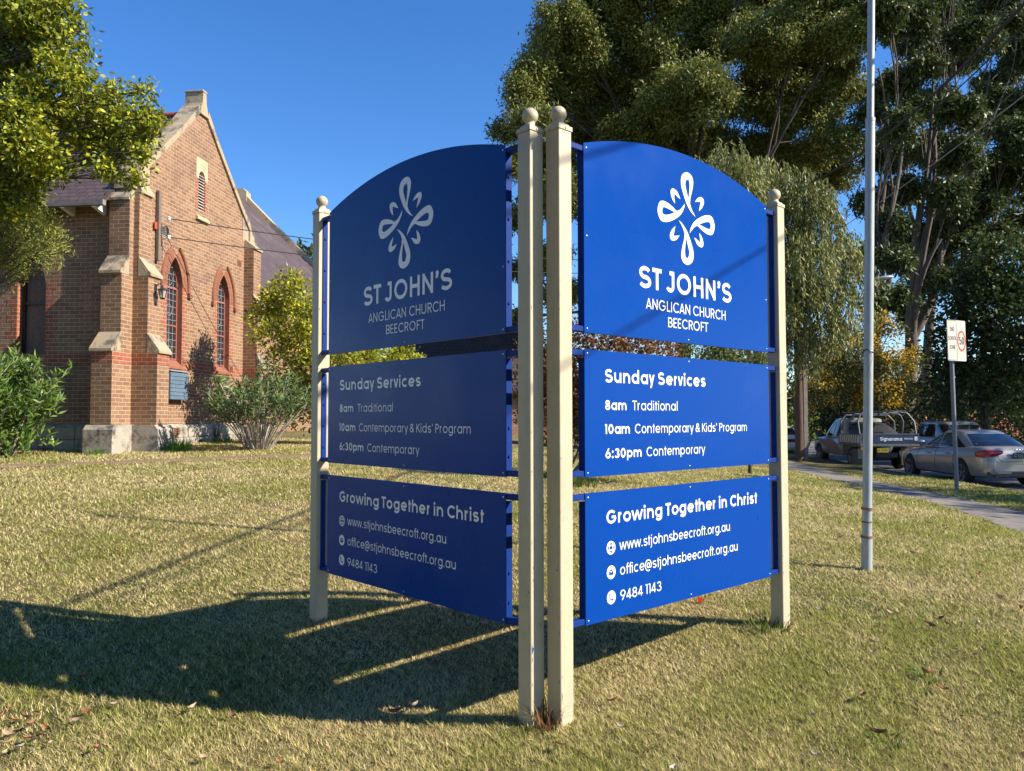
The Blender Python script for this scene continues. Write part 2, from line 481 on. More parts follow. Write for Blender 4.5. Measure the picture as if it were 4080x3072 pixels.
# ------------------------------------------------------------------ grass blades
def patchiness(x, y):
    return (np.sin(x * 1.3 + 1.7 * np.sin(y * 0.9)) + np.sin(y * 1.9 + 1.3 * np.sin(x * 1.1 + 2)) + 0.8 * np.sin(x * 4.1 + y * 3.3 + 2 * np.sin(y * 2.2))
            + 0.6 * np.sin(x * 7.7 - y * 6.1 + 1.5 * np.sin(x * 3.0))) / 3.4
def track_dist(x, y):
    d = np.full(x.shape, 9.0)
    for (a, b), (c, e) in zip(tr_pts[:-1], tr_pts[1:]):
        t = np.clip(((x - a) * (c - a) + (y - b) * (e - b)) / ((c - a) ** 2 + (e - b) ** 2), 0, 1)
        d = np.minimum(d, np.hypot(x - a - t * (c - a), y - b - t * (e - b)))
    return d
def grass_blades(N, r0, r1, name):
    u = RNG.random(N) ** 1.12; r = r0 * (r1 / r0) ** u
    th = RNG.uniform(-0.72, 0.72, N)
    x, y = r * np.sin(th), r * np.cos(th)
    d = x - xpath(y)
    edge = 0.05 * np.sin(y * 5) + 0.03 * np.sin(y * 13)
    keep = (d < edge + 0.02) | ((d > PW + edge) & (d < KERB - 0.08))
    keep &= track_dist(x, y) > 0.20 + RNG.random(N) ** 2 * 0.25
    keep &= ~((y - 16.9 - 0.123 * (-8.05 - x) > 0) & (x < -7.6))
    x, y, r = x[keep], y[keep], r[keep]; n = len(x)
    bare = np.sin(x * 2.7 + 2.1 * np.sin(y * 1.9)) * np.sin(y * 3.1 + 1.7 * np.sin(x * 2.3)) > .80
    kb = ~(bare & (RNG.random(n) < .6)); x, y, r = x[kb], y[kb], r[kb]; n = len(x); dk = (x - xpath(y))
    z = zg(x, y)
    pt = patchiness(x, y) + RNG.normal(0, 0.28, n)
    fore = np.clip((3.6 - y) / 2.0, 0, 1) * (0.35 + 0.5 * np.clip(-x / 2, 0, 1))       # greener, longer towards the front
    right = np.clip((x - 0.5) / 3, 0, 1) * 0.15
    green = np.clip(0.31 + 0.55 * pt + fore * 0.5 + right, 0, 1)
    green = np.where(dk > PW, np.clip(green + 0.25, 0, 1), green)
    mott = 1 + .20 * np.sin(x * 23 + 3 * np.sin(y * 17)) * np.sin(y * 29 + 2 * np.sin(x * 19)) + .14 * np.sin(x * 51 + y * 43)
    h = (0.010 + 0.017 * RNG.random(n) + 0.020 * np.clip(green, 0, 1) * RNG.random(n)) * np.clip(r / 7, 1, 2.2) ** 0.6 * mott * (1 + .55 * fore)
    w = (0.0013 + 0.0012 * RNG.random(n)) * np.clip(r / 3.0, 1, 6)
    az = RNG.uniform(0, 2 * np.pi, n); lean = RNG.uniform(0.3, 1.9, n)
    wv = np.stack([-np.sin(az), np.cos(az), np.zeros(n)], 1)
    ld = np.stack([np.cos(az), np.sin(az), np.zeros(n)], 1)
    b = np.stack([x, y, z - 0.004], 1)
    tip = b + ld * (h * lean)[:, None]; tip[:, 2] += h
    v = np.empty((n, 3, 3)); v[:, 0] = b - wv * w[:, None]; v[:, 1] = b + wv * w[:, None]; v[:, 2] = tip
    straw = np.array([0.78, 0.645, 0.32]) * RNG.uniform(0.55, 1.15, n)[:, None]
    brown = np.array([0.34, 0.22, 0.11]) * RNG.uniform(0.6, 1.1, n)[:, None]
    grn = np.array([0.37, 0.39, 0.085]) * RNG.uniform(0.5, 1.2, n)[:, None]
    q = RNG.random(n)
    col = np.where((q < green)[:, None], grn, straw); col = np.where((q > 0.93)[:, None], brown, col)
    tint = np.repeat(col * (0.55 + 0.45 * mott)[:, None], 3, axis=0)
    return np_mesh(name, v.reshape(-1, 3), np.arange(n * 3).reshape(-1, 3), MAT['blade'], kind='stuff', tint=tint)
MAT['blade'] = leaf_mat('grass_blade', 0.7, 0.42, 0.2)
tag(grass_blades(1150000, 2.3, 24, 'grass'), 'short winter lawn of straw and green blades over the churchyard', 'grass')

# ------------------------------------------------------------------ leaves lying on the lawn
def curl_leaf(name, mat, L, W, curl):
    rows = []
    for i in range(6):
        t = i / 5; w = W * math.sin(math.pi * min(max(t, 0.04), 0.97)) ** 0.8
        rows.append([(L * (t - .5), w * s, curl * (0.5 * (2 * t - 1) ** 2 + 0.5 * s * s) * 1.2 + 0.004) for s in (-1, -.5, 0, .5, 1)])
    me = bpy.data.meshes.new(name); mb = MB().grid(rows)
    me.from_pydata(mb.v, [], mb.f); me.materials.append(mat)
    for p in me.polygons: p.use_smooth = True
    return me
leafcols = [('brown', (0.24, 0.11, 0.055), 'brown'), ('tan', (0.46, 0.32, 0.20), 'pale tan'), ('russet', (0.33, 0.12, 0.05), 'russet'), ('grey', (0.44, 0.38, 0.30), 'grey')]
leafmesh = {}
for nm, c, _w in leafcols:
    mt = M('dry_leaf_' + nm, c, tuple(a * 0.6 for a in c), 40, 0.7)
    leafmesh[nm] = [curl_leaf('fallen_leaf', mt, L, W, cu) for L, W, cu in ((0.075, 0.019, 0.02), (0.09, 0.014, 0.03), (0.06, 0.022, 0.012))]
spots = []
for px, py in ((10, 2880), (55, 2905), (120, 2920), (180, 2935), (30, 2960), (200, 2990), (75, 3010), (95, 2890), (150, 2870), (165, 2960), (110, 2975), (60, 2945), (15, 3030), (130, 3035), (40, 2850), (130, 2690), (465, 2830), (690, 2790), (920, 2885), (340, 2865), (375, 3020), (20, 2990), (330, 2720),
               (1490, 2665), (2050, 2705), (3480, 2585), (3210, 2430), (3380, 2330), (3815, 2630), (3880, 2640), (4010, 2610), (3500, 2960), (3830, 2890), (2510, 2660), (3540, 2470), (3900, 2310), (3740, 2105), (3760, 2110),
               (3700, 2098), (4060, 2390), (3980, 2410), (1930, 2510), (1360, 2375), (1500, 2240), (480, 2330), (1240, 2280), (745, 2260), (470, 2210), (1180, 2310), (3270, 2280), (2230, 3010), (3240, 2890), (2650, 2480)):
    for Y in np.arange(2.6, 14, 0.02):
        p = at(px, py, Y)
        if p.z <= gz(p.x, p.y): break
    spots.append((p.x, p.y))
for i in range(84):
    r = 3 * (11 / 3) ** random.random(); th = random.uniform(-0.55, 0.62)
    spots.append((r * math.sin(th), r * math.cos(th)))
def xp1(y): return float(xpath(y))
for i, (x, y) in enumerate(spots):
    if x > xp1(y) - 0.1: continue
    nm, c, word = leafcols[(0, 2, 0, 2, 1, 1, 3)[i % 7] if i < 15 else random.choice((0, 1, 1, 3, 2))]
    o = bpy.data.objects.new('fallen_leaf', random.choice(leafmesh[nm])); COL.objects.link(o)
    e = 0.03
    n = Vector((-(gz(x + e, y) - gz(x - e, y)) / (2 * e), -(gz(x, y + e) - gz(x, y - e)) / (2 * e), 1))
    o.location = (x, y, gz(x, y) + 0.030 + 0.008 * random.random())
    o.rotation_euler = (random.uniform(-.35, .35), random.uniform(-.35, .35), random.uniform(0, 6.28))
    s = random.uniform(0.45, 1.0); o.scale = (s, s, s)
    tag(o, word + ' curled dry leaf lying on the lawn', 'leaf', word + ' leaves fallen on the lawn')

# small tufts
def blades(name, mat, cx, cy, n, spread, h0, h1, w, cols, lean=(0.1, 0.7), label=None, cat='grass tuft', parts=5, group=None):
    vs, fs, tint = [], [], []
    for i in range(n):
        a = random.uniform(0, 6.28); rr = spread * math.sqrt(random.random()); x, y = cx + rr * math.cos(a), cy + rr * math.sin(a)
        z = gz(x, y) - 0.01; h = random.uniform(h0, h1); az = a + random.uniform(-.9, .9); ln = random.uniform(*lean); c = random.choice(cols); f = random.uniform(.7, 1.2)
        k = len(vs); sx, sy = -math.sin(az), math.cos(az)
        for j in range(parts):
            t = j / (parts - 1); ww = w * (1 - t ** 1.6) + 0.0003
            ox = h * ln * t ** 1.8; zz = z + h * (t - 0.35 * ln * t ** 3)
            for s in (-1, 1): vs.append((x + math.cos(az) * ox + sx * ww * s, y + math.sin(az) * ox + sy * ww * s, zz)); tint.append([q * f for q in c])
        for j in range(parts - 1): fs.append((k + 2 * j, k + 2 * j + 1, k + 2 * j + 3, k + 2 * j + 2))
    return tag(np_mesh(name, np.array(vs), np.array(fs), mat, tint=np.array(tint)), label, cat, group)
GR, DG, ST = (0.16, 0.26, 0.04), (0.07, 0.12, 0.025), (0.42, 0.32, 0.16)
# ================================================================== lettering (stroke alphabet, round and even)
def arc(cx, cy, rx, ry, a0, a1, n=None):
    n = n or max(4, int(abs(a1 - a0) / 9))
    return [(cx + rx * math.cos(R(a0 + (a1 - a0) * i / n)), cy + ry * math.sin(R(a0 + (a1 - a0) * i / n))) for i in range(n + 1)]
def glyph(ch, w):
    """strokes (point lists; a closed one ends where it starts) and advance width; capitals are 100 high, w is the stroke weight"""
    h = w / 2; C = 100; X = 77; A = 106; DS = -28
    sb = 9                                    # side bearing
    l = sb + h
    rx = 29 - h * 0.25 + w * 0.25; ry = X / 2 - h; cy = X / 2
    s = []
    def bowl(cx, y=cy, a=rx, b=None): return arc(cx, y, a, ry if b is None else b, 0, 360)
    if ch == ' ': return [], 30
    if ch in 'adgq':
        cx = l + rx; xr = l + 2 * rx
        s.append(bowl(cx))
        if ch == 'a': s.append([(xr, 0), (xr, X)])
        if ch == 'd': s.append([(xr, 0), (xr, A)])
        if ch == 'g': s.append([(xr, X), (xr, 6)] + arc(cx, 4, rx, 32 - h, 0, -150)[1:])
        return s, xr + h + sb
    if ch in 'bp':
        xr = l + 2 * rx
        s.append(bowl(l + rx)); s.append([(l, 0), (l, A)] if ch == 'b' else [(l, DS), (l, X)])
        return s, xr + h + sb - 2
    if ch == 'o': return [bowl(l + rx)], l + 2 * rx + h + sb - 3
    if ch == 'c': return [arc(l + rx, cy, rx, ry, 48, 312)], l + 2 * rx + sb - 3
    if ch == 'e': return [[(l + 3, cy - 1), (l + 2 * rx, cy - 1)] , arc(l + rx, cy, rx, ry, -2, 318)], l + 2 * rx + h + sb - 3
    if ch in 'hnu':
        xr = l + 2 * rx - 6; a = (xr - l) / 2
        if ch == 'u':
            s.append([(l, X), (l, h + a)] + arc(l + a, h + a, a, a, 180, 360)[1:] + [(xr, X)]); s.append([(xr, 0), (xr, X)])
        else:
            s.append([(l, 0), (l, A if ch == 'h' else X)]); s.append([(l, X - h - a)] + arc(l + a, X - h - a, a, a, 180, 0)[1:] + [(xr, 0)])
        return s, xr + h + sb
    if ch == 'm':
        a = rx - 6; x2 = l + 2 * a; x3 = x2 + 2 * a; yy = X - h - a
        return [[(l, 0), (l, X)], arc(l + a, yy, a, a, 180, 0) + [(x2, 0)], arc(x2 + a, yy, a, a, 180, 0) + [(x3, 0)]], x3 + h + sb
    if ch == 'i': return [[(l, 0), (l, X)], ('dot', l, 97, w * 0.62)], l + h + sb
    if ch == 'l': return [[(l, 0), (l, A)]], l + h + sb
    if ch == 'j': return [[(l, X), (l, -10)] + arc(l - 14, -10, 14, 18 - h * .4, 0, -90)[1:], ('dot', l, 97, w * 0.62)], l + h + sb
    if ch == 'r':
        return [[(l, 0), (l, X)], arc(l + 24, X - h - 24, 24, 24, 178, 92)], l + 24 + 8 + h * .4
    if ch == 't': return [[(l + 8, 97), (l + 8, 0)], [(l - 8, X - h), (l + 28, X - h)]], l + 30
    if ch == 'f': return [[(l + 8, 0), (l + 8, A - 18)] + arc(l + 8 + 18, A - 18 - h * .3, 18, 18 - h * .2, 180, 92)[1:], [(l - 8, X - h), (l + 27, X - h)]], l + 26
    if ch == 's':
        a = 22; b = (X - w) / 4
        return [arc(l + a, X - h - b, a, b, 28, 270) + arc(l + a, h + b, a + 1, b, 90, -152)[1:]], l + 2 * a + h + sb - 3
    if ch == 'S':
        a = 29; b = (C - w) / 4
        return [arc(l + a, C - h - b, a - 1, b, 25, 270) + arc(l + a, h + b, a + 2, b, 90, -155)[1:]], l + 2 * a + h + sb - 1
    if ch == 'k': return [[(l, 0), (l, A)], [(l + 40, X), (l + 2, 32)], [(l + 12, 42), (l + 44, 0)]], l + 50
    if ch == 'v': return [[(h + 2, X), (34, 0), (66 - h, X)]], 68
    if ch == 'y': return [[(h + 2, X), (35, 0)], [(68 - h, X), (25, DS)]], 70
    if ch == 'w':
        q = 17 + .55 * w
        return [[(h + 1, X), (h + q, 0), (h + 2 * q, X), (h + 3 * q, 0), (h + 4 * q - 1, X)]], 2 * h + 4 * q
    if ch == 'T': return [[(2, C - h), (64, C - h)], [(33, 0), (33, C - h)]], 66
    if ch == 'J': return [[(46, C), (46, 30)] + arc(26, 28, 20, 28 - h, 0, -160)[1:], [(22, C - h), (46, C - h)]], 46 + h + sb
    if ch == 'O': return [arc(l + 42, 50, 42, 50 - h, 0, 360)], l + 84 + h + sb
    if ch == '0': return [arc(l + 26, 50, 26, 50 - h, 0, 360)], l + 52 + h + sb
    if ch == 'C': return [arc(l + 42, 50, 42, 50 - h, 43, 317)], l + 76 + sb
    if ch == 'G': return [arc(l + 42, 50, 42, 50 - h, 43, 352) , [(l + 44, 48), (l + 84, 48)]], l + 84 + h + sb - 2
    if ch == 'Q': return [arc(l + 42, 50, 42, 50 - h, 0, 360), [(l + 50, 22), (l + 80, -4)]], l + 84 + h + sb
    if ch == 'H': return [[(l, 0), (l, C)], [(l + 56, 0), (l + 56, C)], [(l, 51), (l + 56, 51)]], l + 56 + h + sb
    if ch == 'N': return [[(l, 0), (l, C)], [(l + 58, 0), (l + 58, C)], [(l, C - h), (l + 58, h)]], l + 58 + h + sb
    if ch == 'A': return [[(h + 1, 0), (39, C), (77 - h, 0)], [(18, 28), (60, 28)]], 78
    if ch == 'V': return [[(h + 1, C), (39, 0), (77 - h, C)]], 78
    if ch == 'L': return [[(l, C), (l, h), (l + 40, h)]], l + 44
    if ch == 'I': return [[(l, 0), (l, C)]], l + h + sb
    if ch == 'U': return [[(l, C), (l, 30)] + arc(l + 29, 30, 29, 30 - h, 180, 360)[1:] + [(l + 58, C)]], l + 58 + h + sb
    if ch == 'E': return [[(l, 0), (l, C)], [(l, C - h), (l + 42, C - h)], [(l, 51), (l + 38, 51)], [(l, h), (l + 42, h)]], l + 50
    if ch == 'F': return [[(l, 0), (l, C)], [(l, C - h), (l + 42, C - h)], [(l, 50), (l + 37, 50)]], l + 48
    if ch in 'PRB':
        b = (C - h - 48) / 2
        s = [[(l, 0), (l, C)], [(l, C - h), (l + 24, C - h)] + arc(l + 24, 48 + b, 24, b, 90, -90)[1:] + [(l, 48)]]
        if ch == 'R': s.append([(l + 24, 48), (l + 50, 0)])
        if ch == 'B':
            b2 = (48 - h) / 2; s.append([(l + 24, 48)] + arc(l + 26, h + b2, 26, b2, 90, -90)[1:] + [(l, h)])
        return s, l + 50 + h + 4
    if ch == 'D': return [[(l, 0), (l, C)], [(l, C - h), (l + 26, C - h)] + arc(l + 26, 50, 40, 50 - h, 90, -90)[1:] + [(l, h)]], l + 66 + h + sb
    if ch == 'K': return [[(l, 0), (l, C)], [(l + 52, C), (l + 2, 42)], [(l + 14, 56), (l + 56, 0)]], l + 60
    if ch == 'Z': return [[(4, C - h), (60, C - h)], [(60 - h * .6, C - h), (5 + h * .6, h)], [(4, h), (61, h)]], 66
    if ch == '1': return [[(24, 0), (24, C)], [(4, C - h), (24, C - h)]], 24 + h + sb
    if ch == '3': return [arc(l + 25, 74, 22, 26 - h, 165, -90) , arc(l + 25, 28.5, 26, 28.5 - h, 90, -165)], l + 51 + h + sb - 2
    if ch == '4': return [[(46, 0), (46, C)], [(46 - h * .3, C - 2), (7, 24)], [(4, 24), (64, 24)]], 68
    if ch == '5': return [[(54, C - h), (16, C - h), (12, 52)], arc(l + 25, 33, 27, 33 - h, 128, -150)], l + 52 + h + sb - 2
    if ch == '7': return [[(4, C - h), (56, C - h)], [(55, C - h), (22, 0)]], 60
    if ch == '6': return [arc(l + 27, 32, 27, 32 - h, 0, 360), [(l + 6, 50), (l + 36, C)]], l + 54 + h + sb - 2
    if ch == '9': return [arc(l + 27, 68, 27, 32 - h, 0, 360), [(l + 48, 50), (l + 18, 0)]], l + 54 + h + sb - 2
    if ch == '8': return [arc(l + 26, 74, 22, 26 - h, 0, 360), arc(l + 26, 27.5, 26, 27.5 - h, 0, 360)], l + 52 + h + sb - 2
    if ch == '.': return [('dot', l, w * .6, w * .66)], l + h + sb
    if ch == ':': return [('dot', l, w * .6, w * .66), ('dot', l, 66, w * .66)], l + h + sb
    if ch == "'": return [[(l, C + 2), (l, C - 27)]], l + h + sb - 3
    if ch == '\u2019': return [('dot', l, C - 10, w * .62), [(l + h * .5, C - 8), (l - 3, C - 34)]], l + h + sb - 3
    if ch == '/': return [[(4, -8), (34, C)]], 38
    if ch == '-': return [[(8, 44), (34, 44)]], 42
    if ch == '&': return [[(74, 2), (22, 66)] + arc(38, 80, 18, 20 - h, 215, -40)[1:] + [(18, 42)] + arc(30, 28, 26 - h * .5, 28 - h, 130, 330)[1:] + [(70, 50)]], 78
    if ch == '@': return [arc(54, 40, 18, 22, 0, 360), [(74, 62), (74, 30)] + arc(86, 30, 12, 12, 180, 355)[1:] + arc(54, 40, 46, 54, -5, 300)[1:]], 112
    return [], 40

def ribbon(pts, w):
    """left and right offset of a polyline"""
    p = [np.array(a, float) for a in pts]
    q = [p[0]]
    for a in p[1:]:
        if np.hypot(*(a - q[-1])) > 0.05: q.append(a)
    p = q; n = len(p)
    closed = np.hypot(*(p[0] - p[-1])) < 0.3 and n > 6
    L, Rr = [], []
    for i in range(n):
        if closed: a, b = p[(i - 1) % (n - 1)] if i else p[n - 2], p[i + 1] if i < n - 1 else p[1]
        else: a, b = p[max(i - 1, 0)], p[min(i + 1, n - 1)]
        d0 = p[i] - a if np.any(p[i] != a) else b - p[i]
        d1 = b - p[i] if np.any(b != p[i]) else d0
        d0 = d0 / np.hypot(*d0); d1 = d1 / np.hypot(*d1)
        m = d0 + d1
        if np.hypot(*m) < 1e-3: m = d0
        m /= np.hypot(*m); nn = np.array([-m[1], m[0]]); k = max(abs(nn @ np.array([-d0[1], d0[0]])), 0.32)
        L.append(p[i] + nn * w / 2 / k); Rr.append(p[i] - nn * w / 2 / k)
    return L, Rr

class Frame:
    """flat sheet in space: origin at the lower left as the reader sees it, x along, z up, out towards the reader"""
    def __init__(s, o, x, out, up=(0, 0, 1)): s.o, s.x, s.out, s.up = Vector(o), Vector(x).normalized(), Vector(out).normalized(), Vector(up).normalized()
    def p(s, x, y, d=0.0): return s.o + s.x * x + s.up * y + s.out * d

def lettering(fr, text, x0, x1, base, cap, weight, mat, parent, name='lettering', d=0.0012, italic=0.0):
    strokes = []; cur = 0
    for ch in text:
        st, adv = glyph(ch, weight)
        for sxx in st:
            if sxx[0] == 'dot': strokes.append(('dot', sxx[1] + cur, sxx[2], sxx[3]))
            else: strokes.append([(a + cur, b) for a, b in sxx])
        cur += adv
    sb = 9
    k = cap / 100; kx = (x1 - x0) / (cur - 2 * sb)
    f = kx / k
    mb = MB()
    for i, sxx in enumerate(strokes):
        dd = d + 0.00022 * (i % 5)
        def pt(a, b): return fr.p(x0 + a * k + italic * b * k, base + b * k, dd)

        if sxx[0] == 'dot':
            cx, cy, r = (sxx[1] - sb) * f, sxx[2], sxx[3]
            mb.face([pt(cx + r * math.cos(R(a)), cy + r * math.sin(R(a))) for a in range(0, 360, 20)])
            continue
        q = [((a - sb) * f, b) for a, b in sxx]; ww = weight * min(1.0, 0.55 + 0.45 * f)
        cuts = [0]
        for j in range(1, len(q) - 1):
            a0, a1 = np.subtract(q[j], q[j - 1]), np.subtract(q[j + 1], q[j])
            if a0 @ a1 < 0.25 * np.hypot(*a0) * np.hypot(*a1) and abs(a0[0] * a0[1]) + abs(a1[0] * a1[1]) > 60: cuts.append(j)
        cuts.append(len(q) - 1)
        for c0, c1 in zip(cuts[:-1], cuts[1:]):
            seg = q[c0:c1 + 1]
            if len(seg) == 2 and abs(seg[0][0] - seg[1][0]) > 1.5 and abs(seg[0][1] - seg[1][1]) > 12:
                (xa, ya), (xb, yb) = seg; hx_ = ww * .5 * math.hypot(xb - xa, yb - ya) / abs(yb - ya) * .95
                mb.face([pt(xa - hx_, ya), pt(xa + hx_, ya), pt(xb + hx_, yb), pt(xb - hx_, yb)] if ya < yb else [pt(xb - hx_, yb), pt(xb + hx_, yb), pt(xa + hx_, ya), pt(xa - hx_, ya)])
            else:
                L, Rr = ribbon(seg, ww)
                mb.grid([[pt(*a) for a in Rr], [pt(*a) for a in L]])
            dd += .00016
    return mb.build(name, mat, parent)

def sheet(fr, poly, th, mat, name, parent, d=0.0, holes=()):
    """flat panel with thickness th behind the face at depth d"""
    mb = MB()
    mb.holed(poly, list(holes), lambda a, b: fr.p(a, b, d))
    mb.holed(poly, list(holes), lambda a, b: fr.p(a, b, d - th), flip=True)
    for lp, rev in [(poly, False)] + [(hh, True) for hh in holes]:
        n = len(lp)
        area = sum(lp[i][0] * lp[(i + 1) % n][1] - lp[(i + 1) % n][0] * lp[i][1] for i in range(n))
        q = lp if (area > 0) != rev else lp[::-1]
        for i in range(n):
            a, b = q[i], q[(i + 1) % n]
            mb.face([fr.p(*a, d - th), fr.p(*b, d - th), fr.p(*b, d), fr.p(*a, d)])
    return mb.build(name, mat, parent)

def spline(pts, n=5, closed=True):
    out = []; m = len(pts)
    for i in range(m):
        p0, p1, p2, p3 = [np.array(pts[(i + k) % m]) for k in (-1, 0, 1, 2)]
        for j in range(n):
            t = j / n
            out.append(tuple(0.5 * (2 * p1 + (p2 - p0) * t + (2 * p0 - 5 * p1 + 4 * p2 - p3) * t * t + (3 * p1 - p0 - 3 * p2 + p3) * t ** 3)))
    return out

# ================================================================== the church signs
def sign_blue(name, c):
    m, t, p = new_mat(name)
    pos = wpos(t)
    sm = ramp(t, noise(t, 5, 6, 0.7, pos), [(0.5, 0.0), (0.85, 0.08)])
    t.links.new(mix(t, sm, c, tuple(min(1, a * 1.25 + 0.012) for a in c)), p.inputs['Base Color'])
    p.inputs['Roughness'].default_value = 0.32
    t.links.new(ramp(t, noise(t, 3, 5, 0.6, pos), [(0.3, 0.24), (0.7, 0.36)]), p.inputs['Roughness'])
    p.inputs['Specular IOR Level'].default_value = 0.14
    bump(t, p, noise(t, 2.2, 2, 0.5, pos), 0.05, 0.02)
    return m
MAT['sign_blue'] = sign_blue('sign_face_blue', (0.0003, 0.045, 0.265))
MAT['frame_blue'] = M('frame_blue', (0.004, 0.03, 0.18), (0.006, 0.035, 0.21), 20, 0.55)
MAT['frame_blue'].node_tree.nodes['Principled BSDF'].inputs['Specular IOR Level'].default_value = 0.15
MAT['vinyl'] = M('white_vinyl', (0.86, 0.86, 0.86), (0.83, 0.83, 0.83), 5, 0.4)
MAT['rivet'] = M('rivet_metal', (0.6, 0.62, 0.66), (0.5, 0.5, 0.52), 60, 0.35, metallic=0.6)
def cream():
    m, t, p = new_mat('cream_post_paint'); pos = wpos(t)
    base0 = ramp(t, noise(t, 7, 6, 0.7, pos), [(0.35, (0.50, 0.43, 0.29)), (0.65, (0.45, 0.385, 0.26))])
    mq = t.nodes.new('ShaderNodeMapping'); mq.inputs['Scale'].default_value = (22, 22, 2.2); t.links.new(pos, mq.inputs['Vector'])
    base = mix(t, ramp(t, noise(t, 1, 6, .75, mq.outputs[0]), [(.54, 0.0), (.74, .45)]), base0, (.27, .235, .165))
    mp = t.nodes.new('ShaderNodeMapping'); mp.inputs['Scale'].default_value = (1, 1, 0.35); t.links.new(pos, mp.inputs['Vector'])
    sp = ramp(t, noise(t, 95, 3, 0.6, mp.outputs[0]), [(0.655, 0.0), (0.69, 1.0)])
    zone = ramp(t, noise(t, 3.3, 4, 0.7, pos), [(0.46, 0.05), (0.6, 1.0)])
    c = mix(t, math_n(t, 'MULTIPLY', sp, zone), base, (0.10, 0.10, 0.14))
    t.links.new(c, p.inputs['Base Color']); p.inputs['Roughness'].default_value = 0.5
    bump(t, p, noise(t, 160, 3, 0.6, pos), 0.12, 0.004)
    return m
MAT['cream'] = cream()
MAT['chip'] = M('old_blue_paint', (0.012, 0.03, 0.24), (0.03, 0.07, 0.33), 30, 0.5)
MAT['rust'] = M('rusty_iron', (0.16, 0.075, 0.045), (0.28, 0.15, 0.09), 30, 0.85, 0.4)

LOGO_T = [(-0.005, 0.27), (0.04, 0.264), (0.063, 0.231), (0.055, 0.182), (0.035, 0.13), (0.028, 0.092), (0.048, 0.059), (0.085, 0.023), (0.044, 0.042), (-0.001, 0.081), (-0.037, 0.138), (-0.059, 0.191), (-0.05, 0.243)]
LOGO_TH = [(-0.011, 0.219), (0.001, 0.232), (0.021, 0.227), (0.027, 0.198), (0.022, 0.154), (0.013, 0.115), (-0.005, 0.16), (-0.017, 0.194)]
LOGO_R = [(0.023, -0.083), (0.034, -0.05), (0.071, -0.007), (0.136, 0.031), (0.202, 0.054), (0.254, 0.054), (0.280, 0.022), (0.284, -0.01), (0.268, -0.045), (0.239, -0.06), (0.192, -0.057), (0.145, -0.043), (0.117, -0.03), (0.1, -0.026), (0.075, -0.037), (0.048, -0.058)]
LOGO_RH = [(0.12, -0.015), (0.173, 0.006), (0.216, 0.016), (0.238, 0.011), (0.242, -0.006), (0.232, -0.025), (0.201, -0.026), (0.163, -0.021)]
LOGO_SR = [(0.08, 0.112), (0.108, 0.139), (0.141, 0.152), (0.166, 0.145), (0.172, 0.123), (0.155, 0.093), (0.119, 0.063), (0.127, 0.088), (0.138, 0.123), (0.108, 0.118)]
LOGO_SL = [(-0.12, 0.065), (-0.146, 0.086), (-0.161, 0.117), (-0.157, 0.139), (-0.137, 0.149), (-0.103, 0.141), (-0.081, 0.119), (-0.067, 0.101), (-0.094, 0.108), (-0.124, 0.122), (-0.128, 0.105)]
def spl_tip(pts, tips):
    """spline kept sharp at the listed points"""
    n = len(pts); out = []
    tips = sorted(tips)
    for a, b in zip(tips, tips[1:] + [tips[0] + n]):
        seg = [pts[i % n] for i in range(a, b + 1)]
        m = len(seg)
        for i in range(m - 1):
            p1, p2 = np.array(seg[i]), np.array(seg[i + 1])
            p0 = np.array(seg[i - 1]) if i else 2 * p1 - p2
            p3 = np.array(seg[i + 2]) if i + 2 < m else 2 * p2 - p1
            for j in range(5):
                t = j / 5
                out.append(tuple(0.5 * (2 * p1 + (p2 - p0) * t + (2 * p0 - 5 * p1 + 4 * p2 - p3) * t * t + (3 * p1 - p0 - 3 * p2 + p3) * t ** 3)))
    return out

